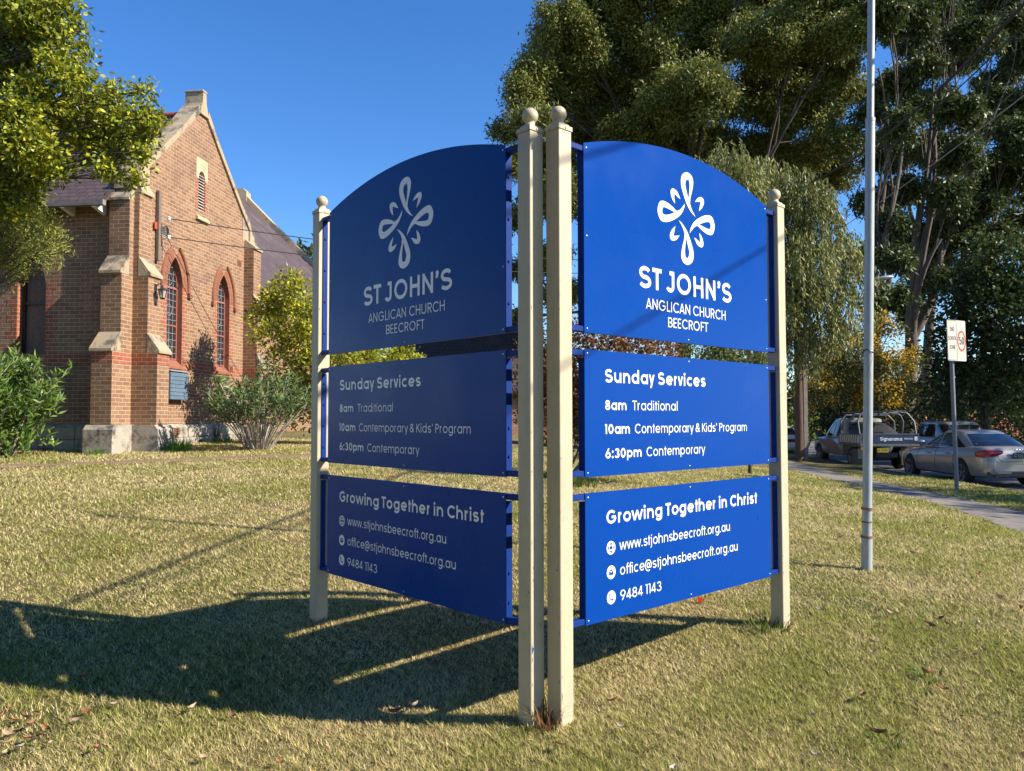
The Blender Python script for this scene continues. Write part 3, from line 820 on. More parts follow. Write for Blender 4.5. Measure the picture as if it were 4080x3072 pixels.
ZP = [(1.89, 2.85), (1.166, 1.805), (0.437, 1.085)]
PWID = 1.8
def church_sign(near, dirv, side, label):
    """near: panel end by the middle posts; dirv: horizontal direction from there outwards"""
    dv = Vector((dirv[0], dirv[1], 0)).normalized(); near = Vector((near[0], near[1], 0))
    if side == 'R': o, xd = near, dv
    else: o, xd = near + dv * PWID, -dv
    out = Vector((xd.y, -xd.x, 0))
    root = empty('church_sign', (near.x + dv.x * 0.9, near.y + dv.y * 0.9, gz(near.x + dv.x * .9, near.y + dv.y * .9)), label, 'sign')
    # posts
    for t in (-0.157, PWID + 0.155):
        c = near + dv * t - out * 0.025
        hw = 0.0455; zb = gz(c.x, c.y) - 0.15; zt = 2.872
        mb = MB().obox(c - dv * hw - out * hw + V(0, 0, zb), dv * 2 * hw, out * 2 * hw, V(0, 0, zt - zb))
        post = bevel(mb.build('post', MAT['cream'], root), 0.006, 3)
        cp = MB()
        e = 0.0495
        cp.obox(c - dv * e - out * e + V(0, 0, zt - 0.001), dv * 2 * e, out * 2 * e, V(0, 0, 0.024))
        e = 0.038
        cp.obox(c - dv * e - out * e + V(0, 0, zt + 0.023), dv * 2 * e, out * 2 * e, V(0, 0, 0.012))
        pc = bevel(cp.build('post_cap', MAT['cream'], post), 0.003, 2)
        prof = [(0.030, 0.034), (0.0315, 0.040), (0.027, 0.046), (0.024, 0.050)] + [(0.0405 * math.sin(R(a)), 0.089 - 0.0405 * math.cos(R(a))) for a in range(38, 181, 9)]
        MB().lathe(c + V(0, 0, zt), prof, 28).build('ball_finial', MAT['cream'], post, smooth=60)
        # cap screw
        sc = MB()
        fx = -dv if t < 0 else -dv
        for nrm in ((out,) if side == 'R' else (-dv if t > 1 else -dv,)):
            b0 = c + nrm * 0.0497 + V(0, 0, zt + 0.011)
            tt = nrm.cross(V(0, 0, 1))
            sc.prism([b0 + (tt * math.cos(R(a)) + V(0, 0, 1) * math.sin(R(a))) * 0.006 for a in range(0, 360, 45)], nrm * 0.003)
        sc.build('screw', MAT['cream'], post)
        # old paint showing at the knocked edges
        ch = MB(); rnd = random.Random(int(t * 100) + (3 if side == 'R' else 8))
        edge_out, edge_dv = out, (-dv if side == 'R' and t < 0 else dv if side == 'L' else -dv)
        if side == 'L': edge_dv = -dv
        for q in range(26 if t < 0 else 9):
            zz = gz(c.x, c.y) + (rnd.random() ** 2) * (0.9 if q % 3 else 2.6)
            onx = rnd.random() < 0.6
            nrm, tan = (edge_dv, edge_out) if (onx and side == 'L') or (not onx and side == 'R') else (edge_out, edge_dv)
            b0 = c + nrm * (hw + 0.0006) + tan * (hw - 0.0075) + V(0, 0, zz)
            hgt = rnd.uniform(0.006, 0.035); wd = rnd.uniform(0.001, 0.005)
            if t < 0 and side == 'L' and q == 0: hgt, wd, b0 = 0.055, 0.013, c + edge_dv * (hw + 0.0006) + edge_out * (hw - 0.0065) + V(0, 0, 0.33)
            if t < 0 and side == 'L' and q == 0: nrm, tan = edge_dv, edge_out
            ch.face([b0, b0 - tan * wd * .6 + V(0, 0, hgt * .3), b0 - tan * wd + V(0, 0, hgt * .55), b0 - tan * wd * .35 + V(0, 0, hgt * .7), b0 + V(0, 0, hgt)][::1])
        ch.build('bare_chip', MAT['chip'], post)
    # frame: rails and uprights behind each panel
    for k, (zb, zt) in enumerate(ZP):
        rr = 0.028
        for z in (zb + 0.004, zt - rr - (0.004 if k else 0.012)):
            mb = MB().obox(near + dv * (-0.115) - out * 0.047 + V(0, 0, z), dv * (PWID + 0.228), out * 0.042, V(0, 0, rr))
            bevel(mb.build('rail', MAT['frame_blue'], root), 0.002, 1)
        for t0 in (0.004, PWID - 0.036):
            mb = MB().obox(near + dv * t0 - out * 0.046 + V(0, 0, zb + 0.033), dv * 0.032, out * 0.040, V(0, 0, zt - zb - 0.075))
            for q in range(4):
                zc = zb + (zt - zb) * (0.16 + 0.225 * q)
                s0 = -1 if t0 < 1 else 1
                b0 = near + dv * (t0 + (0 if s0 < 0 else 0.032)) - out * 0.026 + V(0, 0, zc)
                mb.prism([b0 + (out * math.cos(R(a)) + V(0, 0, 1) * math.sin(R(a))) * 0.007 for a in range(0, 360, 45)], dv * s0 * 0.006)
            mb.build('upright', MAT['frame_blue'], root)
        for t0, s0 in ((-0.157 + .0455, 1), (PWID + .155 - .0455, -1)):
            mb = MB().obox(near + dv * t0 - out * 0.044 + V(0, 0, zb + 0.033), dv * 0.007 * s0, out * 0.034, V(0, 0, zt - zb - 0.075))
            for q in range(4):
                b0 = near + dv * (t0 + .007 * s0) - out * 0.027 + V(0, 0, zb + (zt - zb) * (0.16 + 0.225 * q))
                mb.prism([b0 + (out * math.cos(R(a)) + V(0, 0, 1) * math.sin(R(a))) * 0.008 for a in range(0, 360, 45)], dv * s0 * 0.006)
            mb.build('bracket_plate', MAT['frame_blue'], root)
    # panels
    MARK = MAT['vinyl']
    for k, (zb, zt) in enumerate(ZP):
        fr = Frame(o + V(0, 0, zb), xd, out); H = zt - zb
        if k == 0:
            Rr = (0.9 ** 2 + 0.14 ** 2) / 0.28
            poly = [(0, 0), (PWID, 0)] + [(0.9 + 0.9 * math.cos(math.pi * i / 40), 0.96 + 0.14 - (Rr - math.sqrt(Rr * Rr - (0.9 * math.cos(math.pi * i / 40)) ** 2))) for i in range(41)]
        else: poly = [(0, 0), (PWID, 0), (PWID, H), (0, H)]
        pan = sheet(fr, poly, 0.004, MAT['sign_blue'], 'panel', root)
        rv = [(0.02, 0.02), (0.9, 0.02), (1.78, 0.02), (0.02, H - 0.02), (1.78, H - 0.02)] + ([(0.9, 0.955), (0.02, 0.49), (1.78, 0.34)] if k == 0 else [(0.9, H - 0.02)])
        for a, b in rv:
            mb = MB()
            rows = [[fr.p(a + r_ * math.cos(R(q)), b + r_ * math.sin(R(q)), z_) for q in range(0, 360, 30)] for r_, z_ in ((0.0052, 0.0), (0.005, 0.0016), (0.0032, 0.0028), (0.0004, 0.0032))]
            mb.grid(rows, close_u=True); mb.build('rivet', MAT['rivet'], pan, smooth=True)
        if k == 0:
            em = MB(); n = 0
            for pts, hole, tips, ht in ((LOGO_T, LOGO_TH, [5, 7], [5]), (LOGO_R, LOGO_RH, [0, 13], [0]), (LOGO_SR, None, [0, 6, 8], None), (LOGO_SL, None, [0, 7, 9], None)):
                for s_ in (1, -1):
                    oo = spl_tip([(a * s_ + 0.898, b * s_ + 0.727) for a, b in pts], tips)
                    hh = [spl_tip([(a * s_ + 0.898, b * s_ + 0.727) for a, b in hole], ht)] if hole else []
                    em.holed(oo, hh, lambda a, b: fr.p(a, b, 0.0014 + 0.0001 * n)); n += 1
            em.build('emblem', MARK, pan)
            lettering(fr, 'ST JOHN\u2019S', .443, 1.357, .277, .120, 18.6, MARK, pan)
            lettering(fr, 'ANGLICAN CHURCH', .507, 1.292, .166, .0585, 11.5, MARK, pan)
            lettering(fr, 'BEECROFT', .703, 1.097, .080, .0555, 11.5, MARK, pan)
        elif k == 1:
            lettering(fr, 'Sunday Services', .155, 1.064, .4775, .069, 18.8, MARK, pan)
            for y, a, xa, b, xb, xc in ((.336, '8am', .327, 'Traditional', .382, .783), (.213, '10am', .354, 'Contemporary & Kids\' Program', .398, 1.521), (.088, '6:30pm', .453, 'Contemporary', .497, 1.052)):
                lettering(fr, a, .155, xa, y, .0505, 19, MARK, pan)
                lettering(fr, b, xb, xc, y, .0505, 11.6, MARK, pan)
        else:
            lettering(fr, 'Growing Together in Christ', .160, 1.625, .484, .069, 18.8, MARK, pan)
            lettering(fr, 'www.stjohnsbeecroft.org.au', .266, 1.310, .341, .0525, 11.8, MARK, pan)
            lettering(fr, 'office@stjohnsbeecroft.org.au', .266, 1.395, .213, .0525, 11.8, MARK, pan)
            lettering(fr, '9484 1143', .266, .617, .083, .0525, 11.8, MARK, pan)
            cx = 0.1945; r = 0.0345
            def disc(cy, holes):
                mb = MB(); mb.holed([(cx + r * math.cos(R(a)), cy + r * math.sin(R(a))) for a in range(0, 360, 10)], holes, lambda a, b: fr.p(a, b, 0.0014))
                return mb.build('icon', MARK, pan)
            # globe: ring with a meridian pair and two parallels
            mb = MB(); cy = 0.361; wv = 0.0062
            def rb(pts, dd):
                L, Q = ribbon([(a * 1000, b * 1000) for a, b in pts], wv * 1000)
                mb.grid([[fr.p(a[0] / 1000, a[1] / 1000, dd) for a in Q], [fr.p(a[0] / 1000, a[1] / 1000, dd) for a in L]])
            rb(arc(cx, cy, r - wv / 2, r - wv / 2, 0, 360), .0012)
            rb(arc(cx, cy, r * .42, r - wv / 2, 0, 360), .0014)
            for s_, dd in ((-1, .0016), (1, .0018)): rb([(cx - r * .93, cy + s_ * r * .34), (cx + r * .93, cy + s_ * r * .34)], dd)
            mb.build('icon', MARK, pan)
            # envelope cut from a disc
            cy = 0.237; a0 = 0.0175
            disc(cy, [[(cx - a0, cy - .0145), (cx + a0, cy - .0145), (cx + a0, cy + .0105), (cx, cy - .0025), (cx - a0, cy + .0105)], [(cx - a0 + .004, cy + .0145), (cx, cy + .002), (cx + a0 - .004, cy + .0145)]])
            # handset cut from a disc
            cy = 0.110
            hs = spline([(-.0165, .016), (-.010, .0185), (-.0055, .0075), (-.0095, .003), (-.003, -.006), (.005, -.0095), (.009, -.0055), (.018, -.010), (.0155, -.017), (.0085, -.0185), (-.006, -.012), (-.0155, .001)], 4)
            disc(cy, [[(cx + a, cy + b) for a, b in hs]])
    return root
aR, aL = R(43.21), R(131.78)
church_sign((0.3627, 4.0091), (math.cos(aR), math.sin(aR)), 'R', 'bright blue church sign wing in full sun, facing the street side')
church_sign((-0.0314, 4.0427), (math.cos(aL), math.sin(aL)), 'L', 'navy blue church sign wing in shade, on the church side')

# tufts at the feet of the posts
blades('grass_tuft', MAT['blade'], 0.165, 3.85, 46, 0.05, 0.10, 0.24, 0.004, [(0.20, 0.13, 0.05), (0.12, 0.10, 0.03), (0.30, 0.16, 0.07)], (0.3, 1.1), 'brown strappy grass tuft between the two middle sign posts')
blades('grass_tuft', MAT['blade'], 1.66, 5.28, 110, 0.13, 0.05, 0.15, 0.004, [DG, GR, (0.16, 0.13, 0.05)], (0.2, 1.1), 'dark green grass tuft at the foot of the outer post on the sunlit sign')
blades('grass_tuft', MAT['blade'], -1.30, 5.42, 40, 0.10, 0.03, 0.07, 0.003, [ST, DG], (0.2, 1.0), 'dry pale grass tuft at the foot of the outer post on the shaded sign')
def on_ground(px, py, y0=2.4, y1=40):
    Y = y0
    while Y < y1:
        p = at(px, py, Y)
        if p.z <= gz(p.x, p.y): return p
        Y += 0.01 * Y ** 0.5
    return at(px, py, y1)
for px, py, lb in ((2790, 2405, 'orange survey whisker in the grass under the sunlit sign'), (1558, 1903, 'orange survey whisker far behind the shaded sign')):
    p = on_ground(px, py); k = max(1.0, p.y / 5.5)
    w = blades('survey_marker', MAT['blade'], p.x, p.y, 26, 0.012 * k, 0.05, 0.085, 0.0035 * k, [(0.75, 0.07, 0.02), (0.62, 0.09, 0.03)], (0.5, 1.4), lb, 'marker')
for px, py, n, sp, lb in ((3700, 2700, 60, .09, 'small green weed tuft right of the sunlit sign'), (3520, 2960, 50, .08, 'small green weed tuft at the bottom right of the lawn'), (900, 2725, 46, .07, 'sunlit green weed tuft inside the sign shadow'), (1450, 2680, 50, .08, 'green weed tuft beside a lit strip in the sign shadow')):
    p = on_ground(px, py); blades('weed_tuft', MAT['blade'], p.x, p.y, n, sp, 0.03, 0.075, 0.006, [GR, (0.13, 0.22, 0.05)], (0.6, 1.5), lb, 'weed')
# ================================================================== the church
C0 = V(-8.06, 17, 0)
GD, ND = V(.122, .9925, 0), V(.9925, -.122, 0)           # along the gable wall, and out of it
def CP(u, w, z): return C0 + GD * u + ND * w + V(0, 0, z)
def gab(w): return lambda u, z: CP(u, w, z)
GB = 0.35                                                 # walls start below ground
UC, UE, ZA, SL = 2.80, 5.6, 9.15, 0.93
church = empty('church', CP(2.8, 0, 0.75), 'brown brick church with a steep stone-coped gable and red arched windows', 'church')

def arch_outline(c, hw, zs, z0, rise, off=0.0, n=12, close=True):
    """pointed arch outline, counter-clockwise from the lower left"""
    r = (rise * rise + hw * hw) / (2 * hw)
    pts = []
    a1 = math.degrees(math.atan2(rise, r - hw))
    right = [(c + hw - r + (r + off) * math.cos(R(a1 * i / n)), zs + (r + off) * math.sin(R(a1 * i / n))) for i in range(n + 1)]
    # the offset curves cross on the centre line
    right = [p for p in right if p[0] >= c - 1e-6]
    if off: 
        zt = zs + math.sqrt((r + off) ** 2 - (r - hw) ** 2); right.append((c, zt))
    left = [(2 * c - x, z) for x, z in right[::-1] if abs(x - c) > 1e-4]
    if close: pts = [(c - hw - off, z0), (c + hw + off, z0)]
    return pts + right + left

WIN = [(1.66, .33), (4.03, .33)]
ZS, Z0, RISE = 4.55, 2.84, .68
holes = [arch_outline(c, hw, ZS, Z0 - .14, RISE) for c, hw in WIN]
slit = [(2.66, 6.62), (2.98, 6.62), (2.98, 7.42), (2.95, 7.53), (2.88, 7.60), (2.82, 7.61), (2.76, 7.60), (2.69, 7.53), (2.66, 7.42)]
gw = MB()
outer = [(0, GB), (UE, GB), (UE, ZA - SL * UC), (UC, ZA), (0, ZA - SL * UC)]
gw.holed(outer, holes + [slit], gab(0))
gw.obox(CP(0, -.5, ZA - SL * UC - .02), GD * 0.02, ND * 0.49, V(0, 0, .02))
wall = gw.build('wall', MAT['brick'], church)
# side wall with a boarded window
SW = [(-2.67, 2.75), (-2.0, 2.75), (-2.0, 4.35), (-2.08, 4.7), (-2.2, 4.95), (-2.335, 5.1), (-2.47, 4.95), (-2.59, 4.7), (-2.67, 4.35)]
sw = MB(); sw.holed([(-8, GB), (0, GB), (0, 6.36), (-8, 6.36)], [SW], lambda w, z: CP(0, w, z))
swall = sw.build('wall', MAT['brick'], church)
fw = MB(); fw.face([CP(UE, 0, GB), CP(UE, -8, GB), CP(UE, -8, 6.36), CP(UE, 0, 6.36)]); fw.build('wall', MAT['brick'], church)

def reveal(hole, to_a, to_b, mat, name, parent, skip_first=False):
    mb = MB(); n = len(hole)
    for i in range(n):
        a, b = hole[i], hole[(i + 1) % n]
        if skip_first and i == 0: continue
        mb.face([to_a(*b), to_a(*a), to_b(*a), to_b(*b)])
    return mb.build(name, mat, parent)

for c, hw in WIN:
    win = empty('window', CP(c, 0, Z0)); win.parent = church; win.location = CP(c, 0, Z0) - church.location
    OFS[win] = Vector(CP(c, 0, Z0))
    hole = arch_outline(c, hw, ZS, Z0 - .14, RISE)
    reveal(hole, gab(0), gab(-.17), MAT['red_plain'], 'reveal', win)
    gl = MB(); gl.holed(hole, [], gab(-.15)); gl.build('glass', MAT['glass'], win)
    # frame and cross bars
    inner = arch_outline(c, hw - .035, ZS, Z0 + .035, RISE - .05)
    fr = MB(); fr.holed(arch_outline(c, hw, ZS, Z0, RISE), [inner], gab(-.125))
    n = len(inner)
    for i in range(n):
        a, b = inner[i], inner[(i + 1) % n]
        fr.face([gab(-.125)(*a), gab(-.125)(*b), gab(-.15)(*b), gab(-.15)(*a)])
    for z in (3.62, 4.5): fr.obox(CP(c - hw + .02, -.15, z), GD * (2 * hw - .04), ND * .028, V(0, 0, .035))
    fr.build('window_frame', MAT['leadframe'], win)
    lt = MB()
    for k in range(1, 4):
        u = c - hw + 2 * hw * k / 4
        zt = ZS + RISE * (1 - abs(u - c) / hw) ** .75 - .03
        lt.obox(CP(u - .005, -.149, Z0), GD * .011, ND * .012, V(0, 0, zt - Z0))
    z = Z0 + .15
    while z < ZS + RISE - .2:
        k = 1 if z < ZS else (1 - ((z - ZS) / RISE) ** 1.6)
        lt.obox(CP(c - hw * k + .02, -.1485, z), GD * (2 * hw * k - .04), ND * .012, V(0, 0, .010)); z += .155
    for zc in (3.15, 4.0, 4.72):
        pts = [CP(c + .13 * math.cos(R(a)), -.143, zc + .13 * math.sin(R(a))) for a in range(0, 361, 20)]
        lt.tube(pts, .006, 4)
    lt.build('lead_lattice', MAT['lead'], win)
    # sloping sill
    sl = MB().prism([CP(c - hw - .04, .035, Z0 - .22), CP(c - hw - .04, .035, Z0 - .16), CP(c - hw - .04, -.14, Z0), CP(c - hw - .04, -.14, Z0 - .22)], GD * (2 * hw + .08))
    sl.build('sill', MAT['red_plain'], win)
    # jamb quoins and arch ring, 3 mm proud
    q2 = {-1: MB(), 1: MB()}; z = Z0 - .14; k = 0
    while z < ZS - .02:
        hgt = min(.258 if k % 2 else .172, ZS - z); wd = .115 if k % 2 else .235
        for s in (-1, 1):
            u0 = c + s * hw
            q2[s].obox(CP(min(u0, u0 + s * wd), -.01, z), GD * wd, ND * .013, V(0, 0, hgt))
        z += hgt; k += 1
    for s in (-1, 1): q2[s].build('quoin', MAT['red_brick'], win)
    ar = MB(); r = (RISE ** 2 + hw ** 2) / (2 * hw); a1 = math.degrees(math.atan2(RISE, r - hw)); nv = 11
    for s in (-1, 1):
        for lay, (ra, rb) in enumerate(((.0, .105), (.115, .215))):
            for i in range(nv):
                b0, b1 = a1 * i / nv + .35, a1 * (i + 1) / nv - .35
                pts = [(hw - r + (r + rr) * math.cos(R(b)), ZS + (r + rr) * math.sin(R(b))) for rr, b in ((ra, b0), (rb, b0), (rb, b1), (ra, b1))]
                ar.prism([CP(c + s * max(x, 0), -.01, z) for x, z in pts], ND * (.016 + .002 * (i % 2)))
    ar.build('arch_ring', MAT['red_plain'], win)
    hd = MB()
    for s in (-1, 1):
        prof = [(.225, 0), (.225, .03), (.245, .055), (.285, .06), (.30, .03), (.30, 0)]
        rows = []
        for i in range(17):
            b = a1 * 1.03 * i / 16
            rows.append([CP(c + s * max(hw - r + (r + o) * math.cos(R(b)), 0), d, ZS + (r + o) * math.sin(R(b))) for o, d in prof])
        rows.insert(0, [p - V(0, 0, .12) for p in rows[0]])
        hd.grid(rows, flip=s > 0)
        hd.obox(CP(c + s * (hw + .215) - (.12 if s < 0 else 0), 0, ZS - .20), GD * .12, ND * .075, V(0, 0, .085))
    hd.build('hood_mould', MAT['red_plain'], win, smooth=30)
# louvred slit high in the gable
win = empty('louvre_window', (0, 0, 0)); win.parent = church; win.location = CP(2.82, 0, 6.6) - church.location; OFS[win] = Vector(CP(2.82, 0, 6.6))
reveal(slit, gab(0), gab(-.2), MAT['red_plain'], 'reveal', win)
lv = MB(); z = 6.62
while z < 7.5:
    lv.prism([CP(2.665, -.10, z + .055), CP(2.665, -.095, z + .065), CP(2.665, -.008, z + .012), CP(2.665, -.013, z)], GD * .31); z += .072
lv.build('louvre', MAT['white'], win)
bk = MB(); bk.holed(slit, [], gab(-.19)); bk.build('backing', MAT['dark'], win)
st = MB(); st.holed([(2.54, 7.42), (2.66, 7.42)] + slit[3:][::-1][1:] + [(2.98, 7.42), (3.10, 7.42), (3.10, 7.92), (2.54, 7.92)] if False else [(2.54, 7.40), (3.10, 7.40), (3.10, 7.92), (2.54, 7.92)], [], gab(.006)) if False else None
hd_poly = [(2.54, 7.40), (2.66, 7.40)] + [slit[i] for i in (8, 7, 6, 5, 4, 3, 2)] + [(2.98, 7.40), (3.10, 7.40), (3.10, 7.92), (2.54, 7.92)]
st.holed(hd_poly, [], gab(.006)); st.build('head_stone', MAT['stone_clean'], win)
MB().prism([CP(2.54, .07, 6.36), CP(2.54, .07, 6.42), CP(2.54, -.17, 6.64), CP(2.54, -.17, 6.36)], GD * .58).build('sill', MAT['stone_clean'], win)
q2 = {-1: MB(), 1: MB()}; z = 6.64; k = 0
while z < 7.39:
    hgt = min(.129, 7.40 - z); wd = .07 if k % 2 else .14
    for s, u0 in ((-1, 2.66), (1, 2.98)): q2[s].obox(CP(min(u0, u0 + s * wd), -.01, z), GD * wd, ND * .014, V(0, 0, hgt))
    z += hgt; k += 1
for s in (-1, 1): q2[s].build('quoin', MAT['red_brick'], win)
# boarded side window
win = empty('boarded_window', (0, 0, 0)); win.parent = church; win.location = CP(0, -2.33, 2.75) - church.location; OFS[win] = Vector(CP(0, -2.33, 2.75))
reveal(SW, lambda w, z: CP(0, w, z), lambda w, z: CP(.24, w, z), MAT['red_brick'], 'reveal', win)
bd = MB(); bd.holed(SW, [], lambda w, z: CP(.22, w, z)); bd.build('board', MAT['timber'], win)
fr = MB()
for w in (-2.665, -2.06): fr.obox(CP(.16, w, 2.75), ND * .055, GD * .06, V(0, 0, 1.7))
fr.obox(CP(.17, -2.61, 3.95), ND * .56, GD * .05, V(0, 0, .05)); fr.build('window_frame', MAT['dark'], win)
q2 = {-1: MB(), 1: MB()}; z = 2.86; k = 0
while z < 4.4:
    hgt = .172; wd = .115 if k % 2 else .235
    for s, w0 in ((-1, -2.67), (1, -2.0)): q2[s].obox(CP(-.003, min(w0, w0 + s * wd), z), ND * wd, GD * .02, V(0, 0, hgt))
    z += hgt; k += 1
for s in (-1, 1): q2[s].build('quoin', MAT['red_brick'], win)

# red string course
rb = MB()
us = [.46, WIN[0][0] - .33 - .04, WIN[0][0] + .33 + .04, WIN[1][0] - .37, WIN[1][0] + .37, 5.2]
for a, b in zip(us[::2], us[1::2]): rb.obox(CP(a, -.01, 2.602), GD * (b - a), ND * .013, V(0, 0, .258))
for c, hw in WIN: rb.obox(CP(c - .37, -.01, 2.517), GD * .74, ND * .013, V(0, 0, .1))
rb.obox(CP(-.003, -8, 2.602), ND * 7.54, GD * .013, V(0, 0, .258))
rb.build('string_course', MAT['red_brick'], church)

# buttresses
def buttress(cor, du, dw, stages, top, name='buttress'):
    """cor: (u, w) of the corner; du: direction across (width .46); dw: direction out; stages: (out, z0, z1)"""
    W = .46
    bt = MB(); stn = []; red = MB(); base = MB()
    P = lambda a, o, z: CP(cor[0] + du[0] * a + dw[0] * o, cor[1] + du[1] * a + dw[1] * o, z)
    def blk(mb, a0, a1, o0, o1, z0, z1):
        mb.obox(P(a0, o0, z0), P(a1, o0, z0) - P(a0, o0, z0), P(a0, o1, z0) - P(a0, o0, z0), V(0, 0, z1 - z0))
    for i, (o, z0, z1) in enumerate(stages):
        blk(bt, 0.0, W, -.01, o, z0, z1)
        o2 = stages[i + 1][0] if i + 1 < len(stages) else 0.0
        dz = .42 if i < 2 else .3
        if o2 < o:
            e = .045
            poly = [P(-.004, o2 - .006, z1 - .005), P(-.004, o + e, z1 - .005), P(-.004, o + e, z1 + .05), P(-.004, o2 - .006, z1 + dz)]
            stn.append(MB().prism(poly, P(W + .03, 0, 0) - P(-.004, 0, 0)))
    o = stages[0][0]
    blk(red, -.003, W + .003, .02, o + .003, 2.602, 2.846)
    # plinth: two stone courses, the upper one chamfered
    poly = [P(-.0, -.09, GB), P(-.0, o + .09, GB), P(-.0, o + .09, 1.24), P(-.0, o + .004, 1.335), P(-.0, -.09, 1.335)]
    jj = .0 if du[1] else .006
    base.prism([p + (P(-.085, 0, 0) - P(.0, 0, 0)) - V(0, 0, jj) for p in poly], P(W + .09, 0, 0) - P(-.085, 0, 0))
    b = bt.build(name, MAT['brick'], church)
    for q_ in stn: bevel(q_.build('weathering', MAT['stone'], b), .012, 2)
    red.build('red_course', MAT['red_brick'], b)
    bevel(base.build('plinth', MAT['plinth'], b), .03, 3)
    return b
# each corner buttress keeps its inner face 2 mm clear of the other one
buttress((-.002, -.002), (0, -1), (-1, 0), [(.66, GB, 2.85), (.39, 2.84, 4.5), (.15, 4.49, 6.1)], 6.3)
buttress((.002, .002), (1, 0), (0, 1), [(.578, GB, 2.85), (.345, 2.84, 4.5), (.12, 4.49, 6.3)], 6.3)
buttress((5.18, .002), (1, 0), (0, 1), [(.50, GB, 2.85), (.40, 2.84, 4.5), (.28, 4.49, 6.15)], 6.2)
# plinth along the walls, in stones
pl = MB(); rnd = random.Random(4)
def course(f, a0, a1, z0, z1, out):
    a = a0
    while a < a1 - .05:
        L = min(rnd.uniform(.45, .85), a1 - a); o = out + rnd.uniform(-.012, .012)
        f(a + .006, a + L - .006, z0, z1, o); a += L
course(lambda a, b, z0, z1, o: pl.prism([CP(a, -.01, z0), CP(a, o, z0), CP(a, o, z1 - .07), CP(a, .004, z1), CP(a, -.01, z1)], GD * (b - a)), .56, 5.15, 1.03, 1.335, .09)
course(lambda a, b, z0, z1, o: pl.obox(CP(a, -.01, z0), GD * (b - a), ND * (o + .01), V(0, 0, z1 - z0)), .56, 5.15, GB, 1.02, .10)
bevel(pl.build('plinth', MAT['plinth'], church), .02, 2); pl = MB()
course(lambda a, b, z0, z1, o: pl.prism([CP(.01, -a, z0), CP(-o, -a, z0), CP(-o, -a, z1 - .07), CP(-.004, -a, z1), CP(.01, -a, z1)], ND * -(b - a)), .56, 7.9, 1.03, 1.335, .09)
course(lambda a, b, z0, z1, o: pl.obox(CP(-o, -a, z0), ND * -(b - a), GD * (o + .01), V(0, 0, z1 - z0)), .56, 7.9, GB, 1.02, .10)
bevel(pl.build('plinth', MAT['plinth'], church), .02, 2)

# coping with apex stone and kneelers
for s in (-1, 1):
    cpg = MB()
    def rk(t, d): return UC + s * t, ZA - SL * t + d
    segs = [(.22, .8), (.806, 1.45), (1.456, 2.1), (2.106, 2.62)]
    for a, b in segs:
        poly = []
        for t, d in ((a, .0), (b, .0), (b, .17), (a, .17)):
            lift = .16 * max(0, (.75 - t) / .75) ** 2 + .08 * max(0, (t - 2.1) / .5) ** 2
            u, z = rk(t, d + (lift if d else lift * .4)); poly.append((u, z))
        cpg.prism([CP(u, .055, z) for u, z in poly], ND * -.46)
    # kneeler
    k0, k1 = UC + s * 2.62, UC + s * 2.86
    z1 = ZA - SL * 2.62
    poly = [(k0, z1 - .34), (k0 + s * .28, z1 - .34), (k0 + s * .28, z1 - .12), (k0 + s * .16, z1 - .08), (k0 + s * .06, z1 + .10), (k0, z1 + .22)]
    cpg.prism([CP(u, .06, z) for u, z in poly], ND * -.47)
    poly = [(UC + s * 2.26, z1 - .34), (UC + s * 2.618, z1 - .34), (UC + s * 2.618, z1 + .01), (UC + s * 2.26, z1 + SL * .34)]
    cpg.prism([CP(u, .012, z) for u, z in poly], ND * -.2)
    if s > 0: cpg.obox(CP(k0 + .28, .05, z1 - .36), GD * .22, ND * -.45, V(0, 0, .12))
    bevel(cpg.build('coping', MAT['stone'], church), .012, 2)
ap = MB()
ap.prism([CP(u, .06, z) for u, z in ((UC - .23, ZA - .14), (UC + .23, ZA - .14), (UC + .10, ZA + .16), (UC + .075, ZA + .43), (UC - .075, ZA + .43), (UC - .10, ZA + .16))], ND * -.47)
ap.obox(CP(UC - .105, .075, ZA + .43), GD * .21, ND * -.50, V(0, 0, .06))
bevel(ap.build('apex_stone', MAT['stone'], church), .02, 2)

# transept roof (near slope and far slope), ridge, eave
def slab(mb, a, b, c, d, th):
    n = (Vector(b) - Vector(a)).cross(Vector(d) - Vector(a)).normalized()
    if n.z < 0: n = -n
    mb.prism([a, b, c, d], -n * th)
rf = MB(); ZR = ZA - .12
slab(rf, CP(-.42, -.40, ZR - SL * (UC + .42)), CP(UC, -.40, ZR), CP(UC, -9, ZR), CP(-.42, -9, ZR - SL * (UC + .42)), .05)
slab(rf, CP(UC, -.40, ZR), CP(2 * UC + .42, -.40, ZR - SL * (UC + .42)), CP(2 * UC + .42, -9, ZR - SL * (UC + .42)), CP(UC, -9, ZR), .05)
roof = rf.build('roof', MAT['slate'], church)
MAT['ridge'] = M('red_ridge_tile', (0.33, 0.07, 0.045), (0.22, 0.05, 0.035), 12, 0.8)
MB().tube([CP(UC, -.42, ZR + .02), CP(UC, -9, ZR + .02)], .09, 8).build('ridge_cap', MAT['ridge'], roof, smooth=True)
ze = ZR - SL * (UC + .42)
gut = MB().prism([CP(-.54, -.36, ze - .13), CP(-.54, -.36, ze - .02), CP(-.43, -.36, ze - .02), CP(-.43, -.36, ze - .13)], ND * -8.4)
gut.build('gutter', M('old_gutter', (0.26, 0.21, 0.18), (0.16, 0.13, 0.115), 9, 0.7), roof)
rt = MB()
for k in range(11):
    w = -.62 - .72 * k
    rt.prism([CP(-.40, w, ze - .02), CP(-.40, w, ze - .13), CP(-.02, w, ze - .22), CP(-.02, w, ze + .28)], ND * -.09)
rt.build('rafter_end', MAT['white'], roof)

